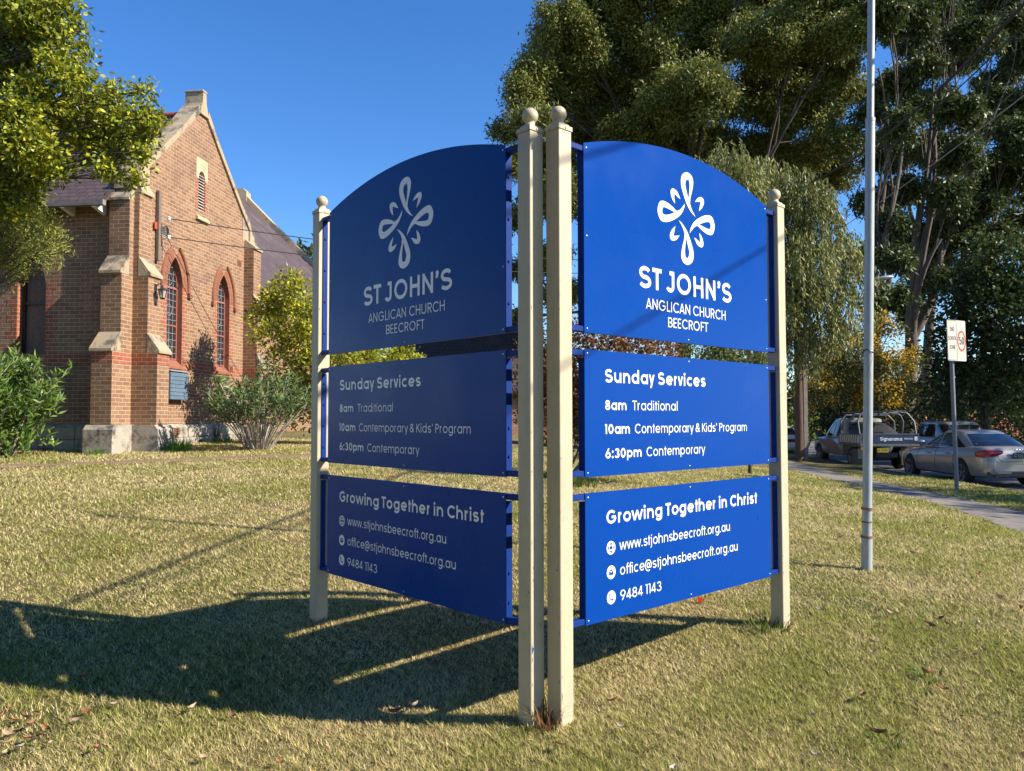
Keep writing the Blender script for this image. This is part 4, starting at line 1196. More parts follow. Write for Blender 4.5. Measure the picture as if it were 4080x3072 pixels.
# nave beyond
NW, NZ, NS = -1.94, 5.96, .957
nv_ = MB()
slab(nv_, CP(9.3, NW, NZ), CP(18.5, NW - 7.9, NZ + NS * 7.9), CP(25.3, NW - 7.9, NZ + NS * 7.9), CP(25.3, NW, NZ), .06)
slab(nv_, CP(9.3, NW - 15.8, NZ), CP(18.5, NW - 7.9, NZ + NS * 7.9), CP(25.3, NW - 7.9, NZ + NS * 7.9), CP(25.3, NW - 15.8, NZ), .06)
nv_.prism([CP(9.3, NW, NZ), CP(18.5, NW - 7.9, NZ + NS * 7.9), CP(9.3, NW - 15.8, NZ)], V(0, 0, -.06))
nroof = nv_.build('roof', MAT['slate'], church)
MB().prism([CP(9.4, NW + .12, NZ - .13), CP(9.4, NW + .12, NZ), CP(9.4, NW, NZ), CP(9.4, NW, NZ - .13)], GD * 15.8).build('gutter', MAT['dark'], nroof)
rt = MB()
for k in range(20): rt.obox(CP(9.6 + .8 * k, NW - .02, NZ - .16), GD * .09, ND * -.3, V(0, 0, .12))
rt.build('rafter_end', MAT['white'], nroof)
nw = MB()
nw.obox(CP(9.3, NW - .35, GB), GD * 16, ND * -.3, V(0, 0, NZ - GB + .2))
nw.prism([CP(25.2, NW - .3, GB), CP(25.2, NW - .3, NZ + .2), CP(25.2, NW - 7.9, NZ + NS * 7.9 + .05), CP(25.2, NW - 15.5, NZ), CP(25.2, NW - 15.5, GB)], GD * .3)
nw.build('wall', MAT['brick'], church)
cpn = MB()
for a, b in ((.2, 1.6), (1.61, 3.1), (3.11, 4.6), (4.61, 6.1), (6.11, 7.55)):
    poly = [CP(25.15, NW - t, NZ + NS * t + d + .14 * max(0, (t - 6.9)) ** 1.5) for t, d in ((a, -.05), (b, -.05), (b, .3), (a, .3))]
    cpn.prism(poly, GD * .45)
cpn.prism([CP(25.12, NW - t, NZ + NS * 7.9 + d) for t, d in ((7.5, -.35), (7.5, .22), (7.7, .42), (8.1, .42), (8.3, .22), (8.3, -.35))], GD * .52)
bevel(cpn.build('coping', MAT['stone_clean'], church), .015, 1)

# terracotta vents
for u, z, w0 in ((4.9, 5.71, 0), (1.66, 1.17, .105)):
    vt = MB().obox(CP(u - .12, w0 - .02, z - .085), GD * .24, ND * .026, V(0, 0, .17))
    v1 = vt.build('vent', MAT['red_plain'], church)
    hl = MB()
    for i in range(5):
        for j in range(3): hl.obox(CP(u - .1 + i * .042, w0 + .0065, z - .065 + j * .047), GD * .026, ND * .002, V(0, 0, .03))
    hl.build('vent_holes', MAT['dark'], v1)

# ------------------------------------------------------------------ things fixed to the church
MAT['bluegrey'] = M('blue_grey_paint', (0.11, 0.16, 0.21), (0.085, 0.125, 0.165), 7, 0.5)
mbx = empty('meter_box', CP(1.62, 0, 1.9), 'blue-grey slatted metal box on the brick wall under the arched window', 'wall box')
b = MB().obox(CP(1.25, .004, 1.9), GD * .75, ND * .15, V(0, 0, .64)); bevel(b.build('case', MAT['bluegrey'], mbx), .006, 2)
b = MB()
for k in range(7): b.prism([CP(1.252, .154, 1.905 + k * .088), CP(1.252, .170, 1.905 + k * .088), CP(1.252, .157, 1.99 + k * .088), CP(1.252, .154, 1.99 + k * .088)], GD * .746)
b.build('slat', MAT['bluegrey'], mbx)
b = MB().prism([CP(1.22, 0, 2.56), CP(1.22, .19, 2.545), CP(1.22, .19, 2.56), CP(1.22, 0, 2.60)], GD * .81); b.build('flashing', M('lead_flashing', (0.33, 0.32, 0.30), (0.2, 0.2, 0.2), 30, 0.7), mbx)

lan = empty('wall_lantern', CP(.26, .347, 4.3), 'black coach lantern on the corner buttress of the church', 'lamp')
b = MB().obox(CP(.23, .348, 4.16), GD * .07, ND * .02, V(0, 0, .2))
b.tube([CP(.265, .36, 4.3), CP(.265, .42, 4.36), CP(.265, .50, 4.36), CP(.265, .52, 4.31)], .012, 6); b.build('bracket', MAT['dark'], lan)
lc = CP(.265, .52, 4.0)
b = MB().lathe(lc, [(.005, .33), (.02, .315), (.03, .28), (.105, .235), (.11, .225), (.10, .22)], 6); b.build('lantern_roof', MAT['dark'], lan)
b = MB()
for k in range(6):
    a0 = R(60 * k); b.tube([lc + V(.092 * math.cos(a0), .092 * math.sin(a0), .222), lc + V(.055 * math.cos(a0), .055 * math.sin(a0), .05)], .006, 4)
b.lathe(lc, [(.001, .02), (.03, .03), (.062, .05), (.06, .06), (.001, .06)], 6); b.build('lantern_cage', MAT['dark'], lan)
gm, t_, p_ = new_mat('lantern_glass'); p_.inputs['Base Color'].default_value = (.55, .53, .47, 1); p_.inputs['Roughness'].default_value = .15; p_.inputs['Alpha'].default_value = .5
MB().lathe(lc, [(.085, .22), (.05, .06)], 6).build('lantern_glass', gm, lan)

sb_ = empty('service_board', CP(.84, 0, 5), 'weathered timber board with cable insulators on the gable wall', 'cable board')
b = MB().obox(CP(.79, .02, 4.98), GD * .10, ND * .08, V(0, 0, 1.58)); bevel(b.build('board', MAT['timber'], sb_), .008, 1)
INS = [CP(1.02, .20, 5.97), CP(1.02, .20, 5.55)]
for p in INS:
    b = MB().tube([CP(.86, .1, p.z + .02), p], .010, 6); b.build('hook', MAT['dark'], sb_)
    MB().lathe(p - V(0, 0, .05), [(.005, 0), (.035, .01), (.04, .035), (.025, .05), (.04, .065), (.035, .09), (.005, .1)], 12).build('insulator', MAT['white'], sb_, smooth=True)
b = MB()
for k in range(5): b.tube([CP(.87, .1, 5.7 - .02 * k), CP(.98, .16, 5.80 - .05 * k), CP(1.06, .17, 5.72 - .03 * k)], .018, 5)
b.build('fuse', MAT['dark'], sb_)
b = MB().obox(CP(.70, .03, 5.68), GD * .085, ND * .03, V(0, 0, .15)); b.build('red_tag', M('orange_red_tag', (0.55, 0.09, 0.03), None, 5, 0.5), sb_)
b = MB().tube([CP(.93, .10, 5.0 + .06 * k) for k in range(9)] + [CP(1.0, .18, 5.53)], .006, 5); b.build('lead', MAT['dark'], sb_)

# stick leaning in the shade against the plinth
stick = MB().tube([CP(-.42, -.66, .74), CP(-.3, -.88, 1.1)], .012, 5).build('stick', MAT['timber']); tag(stick, 'bare stick leaning against the shaded church plinth', 'stick')
for u, w, n, lb in ((.25, .95, 150, 'bright green grass clump at the foot of the corner buttress'), (-.85, -.2, 60, 'small green grass tuft by the corner stone of the shaded buttress'), (3.3, .35, 60, 'low green weeds along the sunlit church plinth')):
    p = CP(u, w, 0); blades('grass_tuft', MAT['blade'], p.x, p.y, n, .3 if w > .3 else .2, .12, .34 if n > 100 else .2, .012, [(0.14, 0.30, 0.03), (0.10, 0.22, 0.03), (0.2, 0.34, 0.05)], (.2, .8), lb)

# ------------------------------------------------------------------ parish hall behind the signs
hall = empty('parish_hall', (-1.3, 42, .6), 'low brick hall with a dark brown tiled roof, seen between the sign panels', 'hall')
h0 = V(-6.5, 40, 0); hx, hy = V(9.6, 2.0, 0), V(-1.6, 7.5, 0)
b = MB().obox(h0 + V(.4, .4, .2), hx * .95, hy * .95, V(0, 0, 2.75)); b.build('wall', MAT['brick'], hall)
b = MB(); e0, e1 = h0 + V(0, 0, 2.75), h0 + hx + V(0, 0, 2.75)
r0, r1 = h0 + hx * .12 + hy * .5 + V(0, 0, 6.6), h0 + hx * .88 + hy * .5 + V(0, 0, 6.6)
slab(b, e0, e1, r1, r0, .08); slab(b, e0 + hy, r0, r1, e1 + hy, .08)
b.prism([e1, e1 + hy, r1], V(0, 0, -.08)); b.prism([e0, e0 + hy, r0], V(0, 0, -.08))
b.build('roof', MAT['hall_tile'], hall)
MB().tube([e0 + V(0, -.08, -.05), e1 + V(0, -.08, -.05)], .07, 6).build('gutter', MAT['dark'], hall)
# ================================================================== poles, wires, signs
def galv():
    m, t, p = new_mat('galvanised_steel'); pos = opos(t)
    mp = t.nodes.new('ShaderNodeMapping'); mp.inputs['Scale'].default_value = (1, 1, .12); t.links.new(pos, mp.inputs['Vector'])
    c = ramp(t, noise(t, 30, 5, .7, mp.outputs[0]), [(.3, (.30, .33, .33)), (.7, (.46, .49, .48))])
    t.links.new(c, p.inputs['Base Color']); p.inputs['Metallic'].default_value = .25; p.inputs['Roughness'].default_value = .5
    return m
MAT['galv'] = galv()
MAT['grey_steel'] = M('grey_painted_steel', (.21, .22, .24), (.17, .18, .20), 14, .5)
fp = empty('flagpole', (3.10, 7.1, gz(3.10, 7.1)), 'tall plain galvanised pole with rusty collars on the lawn', 'pole')
fb, ft = V(3.10, 7.1, gz(3.10, 7.1) - .1), V(3.28, 7.12, 6.3)
def fpt(z): return fb + (ft - fb) * ((z - fb.z) / (ft.z - fb.z))
MB().tube([fpt(.0), fpt(.42)], .046, 24).build('sleeve', MAT['galv'], fp, smooth=60)
MB().tube([fpt(.42), fpt(4.13)], .040, 24).build('lower_tube', MAT['galv'], fp, smooth=60)
MB().tube([fpt(4.13), fpt(6.3)], .031, 24).build('upper_tube', MAT['galv'], fp, smooth=60)
for z, r, h in ((.42, .052, .018), (.55, .044, .012), (.665, .052, .018), (4.13, .042, .03)):
    a = fpt(z); MB().tube([a - V(0, 0, h / 2), a + V(0, 0, h / 2)], r, 20).build('collar', MAT['rust'] if z < 4 else MAT['galv'], fp, smooth=60)
MB().tube([fpt(2.05) + V(.043 * math.cos(R(a)), .043 * math.sin(R(a)), .012 * math.sin(R(a * 2))) for a in range(0, 361, 20)], .006, 5).build('tie_wire', MAT['dark'], fp)
MB().tube([fpt(2.05) + V(.0, -.046, 0), fpt(1.98) + V(.012, -.05, 0), fpt(1.90) + V(-.006, -.048, 0), fpt(1.80) + V(.004, -.05, 0)], .003, 4).build('cord', M('pale_cord', (.5, .5, .38), None, 5, .8), fp)

# school zone sign
ss = empty('traffic_sign', (10.05, 17.0, gz(10.05, 17.0)), 'white end school zone speed sign with a red ring on a grey post', 'road sign')
sb0 = at(3812, 1928, 17.0); st0 = at(3792, 1440, 17.0)
ps = MB().tube([sb0 - V(0, 0, .3), st0, st0 + V(-.03, .0, .78)], .042, 14).build('post', MAT['grey_steel'], ss, smooth=60)
cl_, cr_ = at(3757, 1280, 16.93), at(3843, 1290, 17.27)
xd = V(cr_.x - cl_.x, cr_.y - cl_.y, 0).normalized(); out = V(xd.y, -xd.x, 0)
H_ = .86; Wd = .62; z0 = at(3760, 1440, 16.93).z
tilt = (V(0, 0, 1) + xd * -.022).normalized()
fo = V(cl_.x, cl_.y, z0 + .0) - xd * .05 + out * .13
frs = Frame(fo, xd, out, tilt)
def rrect(x0, y0, x1, y1, r):
    pts = []
    for cx, cy, a in ((x1 - r, y1 - r, 0), (x0 + r, y1 - r, 90), (x0 + r, y0 + r, 180), (x1 - r, y0 + r, 270)):
        pts += [(cx + r * math.cos(R(a + q)), cy + r * math.sin(R(a + q))) for q in (0, 30, 60, 90)]
    return pts
MAT['signwhite'] = M('sign_sheet_white', (.62, .58, .50), (.52, .48, .40), 6, .45)
MAT['signblack'] = M('sign_black', (.02, .02, .022), None, 5, .5)
MAT['signred'] = M('sign_red', (.50, .055, .02), (.44, .05, .02), 8, .5)
pl_ = sheet(frs, rrect(0, 0, Wd, H_, .03), .004, MAT['signwhite'], 'plate', ss)
bd_ = MB(); bd_.holed(rrect(.006, .012, .318, H_ - .006, .03), [rrect(.014, .02, .310, H_ - .014, .024)], lambda a, b: frs.p(a, b, .0016)); bd_.build('border', MAT['signblack'], pl_)
lettering(frs, 'END', .100, .245, .625, .085, 15, MAT['signblack'], pl_)
lettering(frs, 'SCHOOL', .030, .300, .435, .085, 14, MAT['signblack'], pl_)
lettering(frs, 'ZONE', .070, .262, .245, .085, 14, MAT['signblack'], pl_)
rg = MB(); rg.holed([(.474 + .142 * math.cos(R(a)), .425 + .222 * math.sin(R(a))) for a in range(0, 360, 8)], [[(.474 + .108 * math.cos(R(a)), .425 + .178 * math.sin(R(a))) for a in range(0, 360, 8)]], lambda a, b: frs.p(a, b, .0016)); rg.build('ring', MAT['signred'], pl_)
lettering(frs, '50', .395, .555, .345, .175, 17, MAT['signblack'], pl_)
for z in (.2, .66): MB().obox(frs.p(.2, z, -.006), xd * .14, tilt * .03, -out * .06).build('bracket', MAT['galv'], ss)

# timber power pole with a street lamp
pp_b = V(10.35, 29, gz(10.35, 29))
pp = empty('power_pole', pp_b, 'timber power pole with a steel guard strip and a street lamp arm by the footpath', 'pole')
def bark_mat(name, a, b, sc=(14, 14, 1.6), bm=.7):
    m, t, p = new_mat(name); pos = wpos(t)
    mp = t.nodes.new('ShaderNodeMapping'); mp.inputs['Scale'].default_value = sc; t.links.new(pos, mp.inputs['Vector'])
    f = noise(t, 1.0, 6, .7, mp.outputs[0])
    t.links.new(ramp(t, f, [(.35, a), (.65, b)]), p.inputs['Base Color']); p.inputs['Roughness'].default_value = .95
    bump(t, p, f, bm, .03); return m
MAT['polewood'] = bark_mat('pole_timber', (.09, .055, .038), (.17, .11, .08))
MB().tube([pp_b - V(0, 0, .3), pp_b + V(0, 0, 10.0)], [.17, .11], 14).build('pole', MAT['polewood'], pp, smooth=60)
MB().obox(pp_b + V(.12, -.14, -.1), V(.14, .0, 0), V(0, .12, 0), V(0, 0, 4.6)).build('guard_strip', M('grey_guard_timber', (.34, .29, .24), (.24, .20, .17), 12, .9), pp)
MB().tube([pp_b + V(.2, -.1, 3.4), pp_b + V(.17, -.08, 9)], .035, 6).build('conduit', MAT['galv'], pp)
lm = at(3480, 1118, 28.4); l0 = at(3206, 1162, 28.85)
MB().tube([l0, l0 + (lm - l0) * .5 + V(0, 0, .08), lm], .035, 8).build('lamp_arm', MAT['galv'], pp, smooth=True)
rows = []
dl = (lm - l0).normalized(); sd_ = V(-dl.y, dl.x, 0).normalized()
for t, r in ((0, .05), (.12, .10), (.35, .14), (.55, .12), (.68, .03)): rows.append([lm + dl * t + sd_ * r * math.cos(R(a)) + V(0, 0, .6 * r * math.sin(R(a)) + .01) for a in range(0, 360, 36)])
lh = MB().grid(rows, close_u=True); lh.face(rows[0]); lh.face(rows[-1][::-1]); lh.build('lamp_head', MAT['galv'], pp, smooth=True)
for z, L in ((9.7, 1.2), (8.9, .9)):
    MB().obox(pp_b + V(-L, -.22, z), V(2 * L, 0, 0), V(0, .1, 0), V(0, 0, .12)).build('crossarm', MAT['timber'], pp)
def cable(pts3, r, label, group=None, name='overhead_cable', n=48, mat='cable'):
    """smooth curve through three points, as a hanging cable"""
    a, b, c = pts3; t1 = (b - a).length / ((b - a).length + (c - b).length)
    k = (b - a * (1 - t1) - c * t1) / (t1 * (1 - t1))
    pts = [a * (1 - i / n) + c * (i / n) + k * (i / n) * (1 - i / n) for i in range(n + 1)]
    return tag(MB().tube(pts, r, 6).build(name, MAT[mat], smooth=True), label, 'cable', group)
MAT['cable'] = M('black_cable', (.018, .017, .016), None, 5, .7)
MAT['palecable'] = M('pale_cable', (.30, .29, .24), None, 5, .7)
pt_a = pp_b + V(.1, -.2, 9.9)
cable((pt_a, at(4080, 20, 10.1), V(.2, -10, 5.6)), .028, 'thick black bundled overhead cable crossing the top right corner')
cable((pt_a + V(.4, 0, -.3), at(4072, 112, 10.6), V(.6, -10, 5.5)), .012, 'thin black overhead wire just below the thick cable')
cable((pp_b + V(.2, -.2, 7.6), at(4076, 387, 11), V(2.2, -10, 4.9)), .010, 'pale thin overhead wire slanting down behind the plain pole', mat='palecable')
sv0, sv1 = pp_b + V(-.2, -.1, 7.6), pp_b + V(-.2, -.1, 7.2)
cable((sv0, (sv0 + INS[0]) / 2 + V(0, 0, -.62), INS[0] + V(.02, 0, 0)), .011, 'upper black service wire running from the gable board to the pole', name='service_wire')
cable((sv1, (sv1 + INS[1]) / 2 + V(0, 0, -.62), INS[1] + V(.02, 0, 0)), .011, 'lower black service wire running from the gable board to the pole', name='service_wire')

# ================================================================== vehicles
def paint(name, c, c2=None, metallic=.35, rough=.32):
    m, t, p = new_mat(name)
    f = noise(t, 3, 5, .6, opos(t))
    t.links.new(ramp(t, f, [(.3, c), (.75, c2 or tuple(a * .86 for a in c))]), p.inputs['Base Color'])
    p.inputs['Metallic'].default_value = metallic; p.inputs['Roughness'].default_value = rough
    p.inputs['Coat Weight'].default_value = .7; p.inputs['Coat Roughness'].default_value = .06
    return m
MAT['silver'] = paint('silver_paint', (.36, .345, .32), metallic=.45)
MAT['carwhite'] = paint('white_car_paint', (.66, .66, .64), metallic=0)
MAT['tail'] = M('red_lamp_lens', (.34, .012, .01), (.24, .01, .01), 14, .12, coat=.8)
MAT['amber'] = M('amber_lens', (.55, .20, .02), None, 14, .15, coat=.8)
MAT['chrome'] = M('bright_metal', (.62, .63, .65), None, 14, .2, metallic=.9)
MAT['alloy'] = M('alloy_wheel', (.36, .36, .37), (.28, .28, .29), 14, .35, metallic=.7)

def lerp_tab(tab, x):
    for (a, *p), (b, *q) in zip(tab[:-1], tab[1:]):
        if x <= b: t = 0 if b == a else max(0, (x - a) / (b - a)); return [u + (v_ - u) * t for u, v_ in zip(p, q)]
    return list(tab[-1][1:])

def eval_bool(obj, cutters):
    for c in cutters:
        md = obj.modifiers.new('cut', 'BOOLEAN'); md.object = c; md.operation = 'DIFFERENCE'; md.solver = 'EXACT'
    bpy.context.view_layer.update()
    me = bpy.data.meshes.new_from_object(obj.evaluated_get(bpy.context.evaluated_depsgraph_get()))
    obj.modifiers.clear(); obj.data = me
    for c in cutters:
        bpy.data.objects.remove(c, do_unlink=True)
    for p in me.polygons: p.use_smooth = True
    me.set_sharp_from_angle(angle=R(38))

def wheel(root, x, y, r, w, side):
    """y: outer face position, side: +1 left"""
    wt_ = empty('wheel', (0, 0, 0)); wt_.parent = root; OFS[wt_] = V(0, 0, 0)
    rows = []
    for rr, yy in ((r * .62, 0), (r * .70, .012), (r * .9, .014), (r * .985, -.02), (r, -.06), (r, -w + .05), (r * .97, -w + .01), (r * .6, -w)):
        rows.append([(x + rr * math.cos(R(a)), y + side * yy, r + rr * math.sin(R(a))) for a in range(0, 360, 15)])
    MB().grid(rows, close_u=True).build('tyre', MAT['rubber'], wt_, smooth=40)
    rm = MB()
    rows = [[(x + rr * math.cos(R(a)), y + side * yy, r + rr * math.sin(R(a))) for a in range(0, 360, 15)] for rr, yy in ((r * .66, .006), (r * .60, .004), (r * .57, -.04), (r * .56, -.10), (r * .05, -.105))]
    rm.grid(rows[:4], close_u=True, mi=0)
    rm.grid(rows[3:], close_u=True, mi=1)
    for k in range(5):
        a = R(72 * k + 18); da = R(10)
        for s_ in (-1, 1):
            pts = [(x + q * math.cos(a + s_ * b), y + side * d, r + q * math.sin(a + s_ * b)) for q, b, d in ((r * .10, R(20), -.02), (r * .60, da, .0), (r * .60, da * .25, .0), (r * .10, R(2), -.02))]
            rm.prism(pts, V(0, -side * .03, 0))
    rm.prism([(x + r * .14 * math.cos(R(b)), y - side * .005, r + r * .14 * math.sin(R(b))) for b in range(0, 360, 30)], V(0, -side * .04, 0))
    rm.build('rim', [MAT['alloy'], MAT['dark']], wt_)
    return wt_

def superring(a, b, n=4.2, k=32):
    out_ = []
    for i in range(k):
        t = 2 * math.pi * i / k; c, s_ = math.cos(t), math.sin(t)
        out_.append((a * math.copysign(abs(c) ** (2 / n), c), b * math.copysign(abs(s_) ** (2 / n), s_)))
    return out_

def car(name, loc, rz, label, bodymat, L=4.70, half=.915, belt=.96, roof=1.43, deck=1.02, hood=.90, rear_base=.55, rear_top=1.50, front_top=2.55, front_base=3.55, wr=.325, axles=(1.05, 3.86), boxy=False):
    root = empty(name, loc, label, 'car', None, rz, local=True)
    # hull
    tab = [(0, .70 * half, .70 * deck, .36), (.04, .84 * half, .86 * deck, .30), (.14, .93 * half, .965 * deck, .25), (.35, .98 * half, deck, .23), (.9, half, max(deck, belt) - .01, .22), (2.2, half, belt, .22), (L - 1.25, .985 * half, hood + .02, .22),
           (L - .6, .95 * half, hood - .06, .23), (L - .2, .86 * half, hood - .19, .25), (L - .05, .72 * half, hood - .27, .30), (L, .60 * half, hood - .34, .36)]
    rows = []
    xs = [0, .04, .14, .35, .6, .9, 1.3, 1.8, 2.2, 2.7, 3.1, L - 1.25, L - .9, L - .6, L - .35, L - .2, L - .05, L]
    for x in xs:
        w, zt, zb = lerp_tab(tab, x)
        hh = zt - zb
        sec = [(0, zb), (w * .80, zb), (w * .94, zb + .05), (w * .985, zb + .2 * hh), (w, zb + .45 * hh), (w * .995, zb + .66 * hh), (w * .955, zb + .84 * hh), (w * .88, zt - .035), (w * .74, zt), (w * .4, zt + .012), (0, zt + .016)]
        rows.append([(x, y, z) for y, z in sec] + [(x, -y, z) for y, z in sec[-2:0:-1]])
    mb = MB().grid(rows, close_u=True); mb.face(rows[0]); mb.face(rows[-1][::-1])
    hull = mb.build('body', bodymat, root, smooth=True)
    bm_ = bmesh.new(); bm_.from_mesh(hull.data); bmesh.ops.recalc_face_normals(bm_, faces=bm_.faces[:]); bm_.to_mesh(hull.data); bm_.free()
    cut = []
    for ax in axles:
        for s_ in (-1, 1):
            me = bpy.data.meshes.new('cut'); c = MB().tube([(ax, s_ * (half + .2), wr + .015), (ax, s_ * (half - .26), wr + .015)], wr + .045, 28)
            me.from_pydata(c.v, [], c.f); o = bpy.data.objects.new('cut', me); COL.objects.link(o); o.parent = root; cut.append(o)
    eval_bool(hull, cut)
    for ax in axles:
        for s_ in (-1, 1): wheel(root, ax, s_ * (half - .012), wr, .21, s_)
    # greenhouse
    lv_ = [0, .12, .3, .5, .7, .85, .95, 1.0]
    def ring(t):
        xr = rear_base + (rear_top - rear_base) * t ** 1.15; xf = front_base - (front_base - front_top) * t ** 1.1
        hw = half * (.87 - (.11 if boxy else .24) * t ** 1.3)
        z = belt - .02 + (roof - belt + .02 - .05) * t
        return (xr + xf) / 2, (xf - xr) / 2, hw, z
    rows = []
    for t in lv_:
        cx, a, b, z = ring(t); rows.append([(cx + x, y, z) for x, y in superring(a, b)])
    cx, a, b, z = ring(1)
    for q, dz in ((.93, .022), (.8, .038), (.5, .047), (.02, .05)): rows.append([(cx + x * q, y * q, z + dz) for x, y in superring(a, b)])
    cab = MB().grid(rows, close_u=True).build('cabin', bodymat, root, smooth=35)
    def yside(t, x):
        cx, a, b, z = ring(t); u = min(abs((x - cx) / a), .999); return b * (1 - u ** 4.2) ** (1 / 4.2), z
    # side glass, in two panes each side
    for s_ in (-1, 1):
        r0 = ring(.08); r1 = ring(.90)
        A0, A1 = rear_base + .50, rear_top + .30
        B0, B1 = front_base - .42, front_top + .0
        mid = (axles[0] + axles[1]) / 2 - .1
        for xa0, xa1, xb0, xb1 in ((A0, A1, mid - .04, mid - .06), (mid + .04, mid + .02, B0, B1)):
            rows = []
            for j in range(7):
                t = .08 + .82 * j / 6; f = j / 6
                x0 = xa0 + (xa1 - xa0) * f; x1 = xb0 + (xb1 - xb0) * f
                rows.append([(x0 + (x1 - x0) * i / 8, s_ * (yside(t, x0 + (x1 - x0) * i / 8)[0] + .007), yside(t, x0)[1]) for i in range(9)])
            MB().grid(rows, flip=s_ > 0).build('side_window', MAT['carglass'], cab, smooth=True)
        # door handles, mirror
        for x in (mid - .62, mid + .38):
            w, zt, zb = lerp_tab(tab, x)
            bevel(MB().box((x, s_ * (w * .985 + .012), zb + .78 * (zt - zb)), (.20, .03, .028)).build('door_handle', bodymat, hull), .008, 2)
        mr = MB()
        rows = []
        for q, r_ in ((0, .03), (.04, .075), (.13, .085), (.20, .05), (.22, .01)): rows.append([(front_base - .55 + .07 * math.cos(R(a)) * (r_ / .085), s_ * (half * .93 + q), belt + .10 + r_ * .8 * math.sin(R(a))) for a in range(0, 360, 30)])
        mr.grid(rows, close_u=True).build('mirror', bodymat, cab, smooth=True)
        # door seams
        sm = MB()
        for x in (mid + .0, mid - .93, mid + 1.02):
            pts = []
            for k in range(7):
                w, zt, zb = lerp_tab(tab, x); f = .18 + .78 * k / 6; hh = zt - zb
                ys = [(.2, .985), (.45, 1), (.66, .995), (.84, .955), (.97, .87)]
                yv = lerp_tab([(0.05, .94)] + ys, f)[0] * w
                pts.append((x, s_ * (yv + .0015), zb + f * hh))
            sm.tube(pts, .006, 4)
        sm.build('door_seam', MAT['dark'], hull)
    # rear and front screens
    for rear in (True, False):
        rows = []
        for j in range(7):
            t = .07 + .80 * j / 6; cx, a, b, z = ring(t)
            row = []
            for i in range(13):
                y = b * .83 * (i / 6 - 1); u = min(abs(y / b), .999); dx = a * (1 - u ** 4.2) ** (1 / 4.2) + .008
                row.append((cx - dx if rear else cx + dx, y, z))
            rows.append(row)
        MB().grid(rows, flip=not rear).build('rear_window' if rear else 'windscreen', MAT['carglass'], cab, smooth=True)
    return root, hull, tab

def ground_flat(px, py, Y): p = at(px, py, Y); return p
RD = -.289
# silver sedan
cx_, cy_ = 12.60, 20.0
aud, hull, tab = car('sedan', (cx_, cy_, RD), R(89.3), 'silver sedan parked at the kerb beside the end school zone sign', MAT['silver'])
def rearx(y, z):
    """x of the tail surface near the rear, by half-width"""
    best = 0.0
    return best
def tail_shape(s_):
    rows = []
    for yy, z0, z1, x in ((.42, .865, .93, -.012), (.55, .80, .945, .0), (.70, .765, .95, .022), (.80, .755, .945, .062), (.868, .752, .93, .15), (.905, .757, .90, .27), (.916, .775, .875, .36)):
        rows.append([(x + .010, s_ * yy, z0), (x - .012, s_ * (yy + .012), (z0 * .6 + z1 * .4)), (x + .006, s_ * (yy + .006), z1 - .01), (x + .03, s_ * (yy - .01), z1)])
    return rows
for s_ in (-1, 1):
    tl = MB().grid(tail_shape(s_), flip=s_ < 0).build('tail_light', MAT['tail'], aud, smooth=True)
frA = Frame((-.012, .26, .70), (0, -1, 0), (-1, 0, 0))
MAT['plate'] = M('number_plate', (.55, .55, .53), None, 10, .4)
pt_ = sheet(Frame((-.03, .20, .735), (0, -1, 0), (-1, 0, 0)), rrect(0, 0, .372, .136, .01), .004, MAT['signblack'], 'number_plate', aud)
pf = Frame((-.031, .20, .735), (0, -1, 0), (-1, 0, 0))
lettering(pf, 'CQI 0', .03, .34, .035, .07, 14, MAT['plate'], pt_)
em = MB()
for k in range(4): em.tube([(-.018, .105 - .07 * k + .043 * math.cos(R(a)), .925 + .036 * math.sin(R(a))) for a in range(0, 361, 20)], .007, 5)
em.build('ring_emblem', MAT['chrome'], aud)
lettering(Frame((-.012, .62, .66), (0, -1, 0), (-1, 0, 0)), 'A4', 0, .1, 0, .045, 16, MAT['chrome'], aud, 'badge')
dk = MB().grid([[(-.004 + .05 * abs(y) ** 2, y * .8, z) for y in np.linspace(-1, 1, 9)] for z in (.30, .40)]); dk.build('bumper_insert', MAT['dark'], aud)
bevel(MB().prism([(-.02, -.62, .42), (.02, -.62, .40), (.02, -.62, .44), (-.02, -.62, .445)], V(0, 1.24, 0)).build('bumper_lip', MAT['silver'], aud), .004, 1)
sf = MB().prism([(1.72, -.012, 1.425), (1.86, -.012, 1.43), (1.80, -.012, 1.475), (1.75, -.012, 1.485)], V(0, .024, 0)); bevel(sf.build('roof_aerial', MAT['silver'], aud), .004, 1)
for s_ in (-1, 1):
    MB().prism([(.02 - .03, s_ * .55, .27), (-.01, s_ * .63, .27), (-.01, s_ * .63, .31), (-.01, s_ * .55, .31)], V(.1, 0, 0)).build('exhaust', MAT['dark'], aud)
# trunk seam
sm = MB(); sm.tube([(-.006 + .02, .58, .96), (-.012, .60, .90), (-.012, .52, .70), (-.016, .44, .655), (-.02, -.44, .655), (-.012, -.52, .70), (-.012, -.60, .90), (.014, -.58, .96)], .006, 4); sm.build('boot_seam', MAT['dark'], aud)

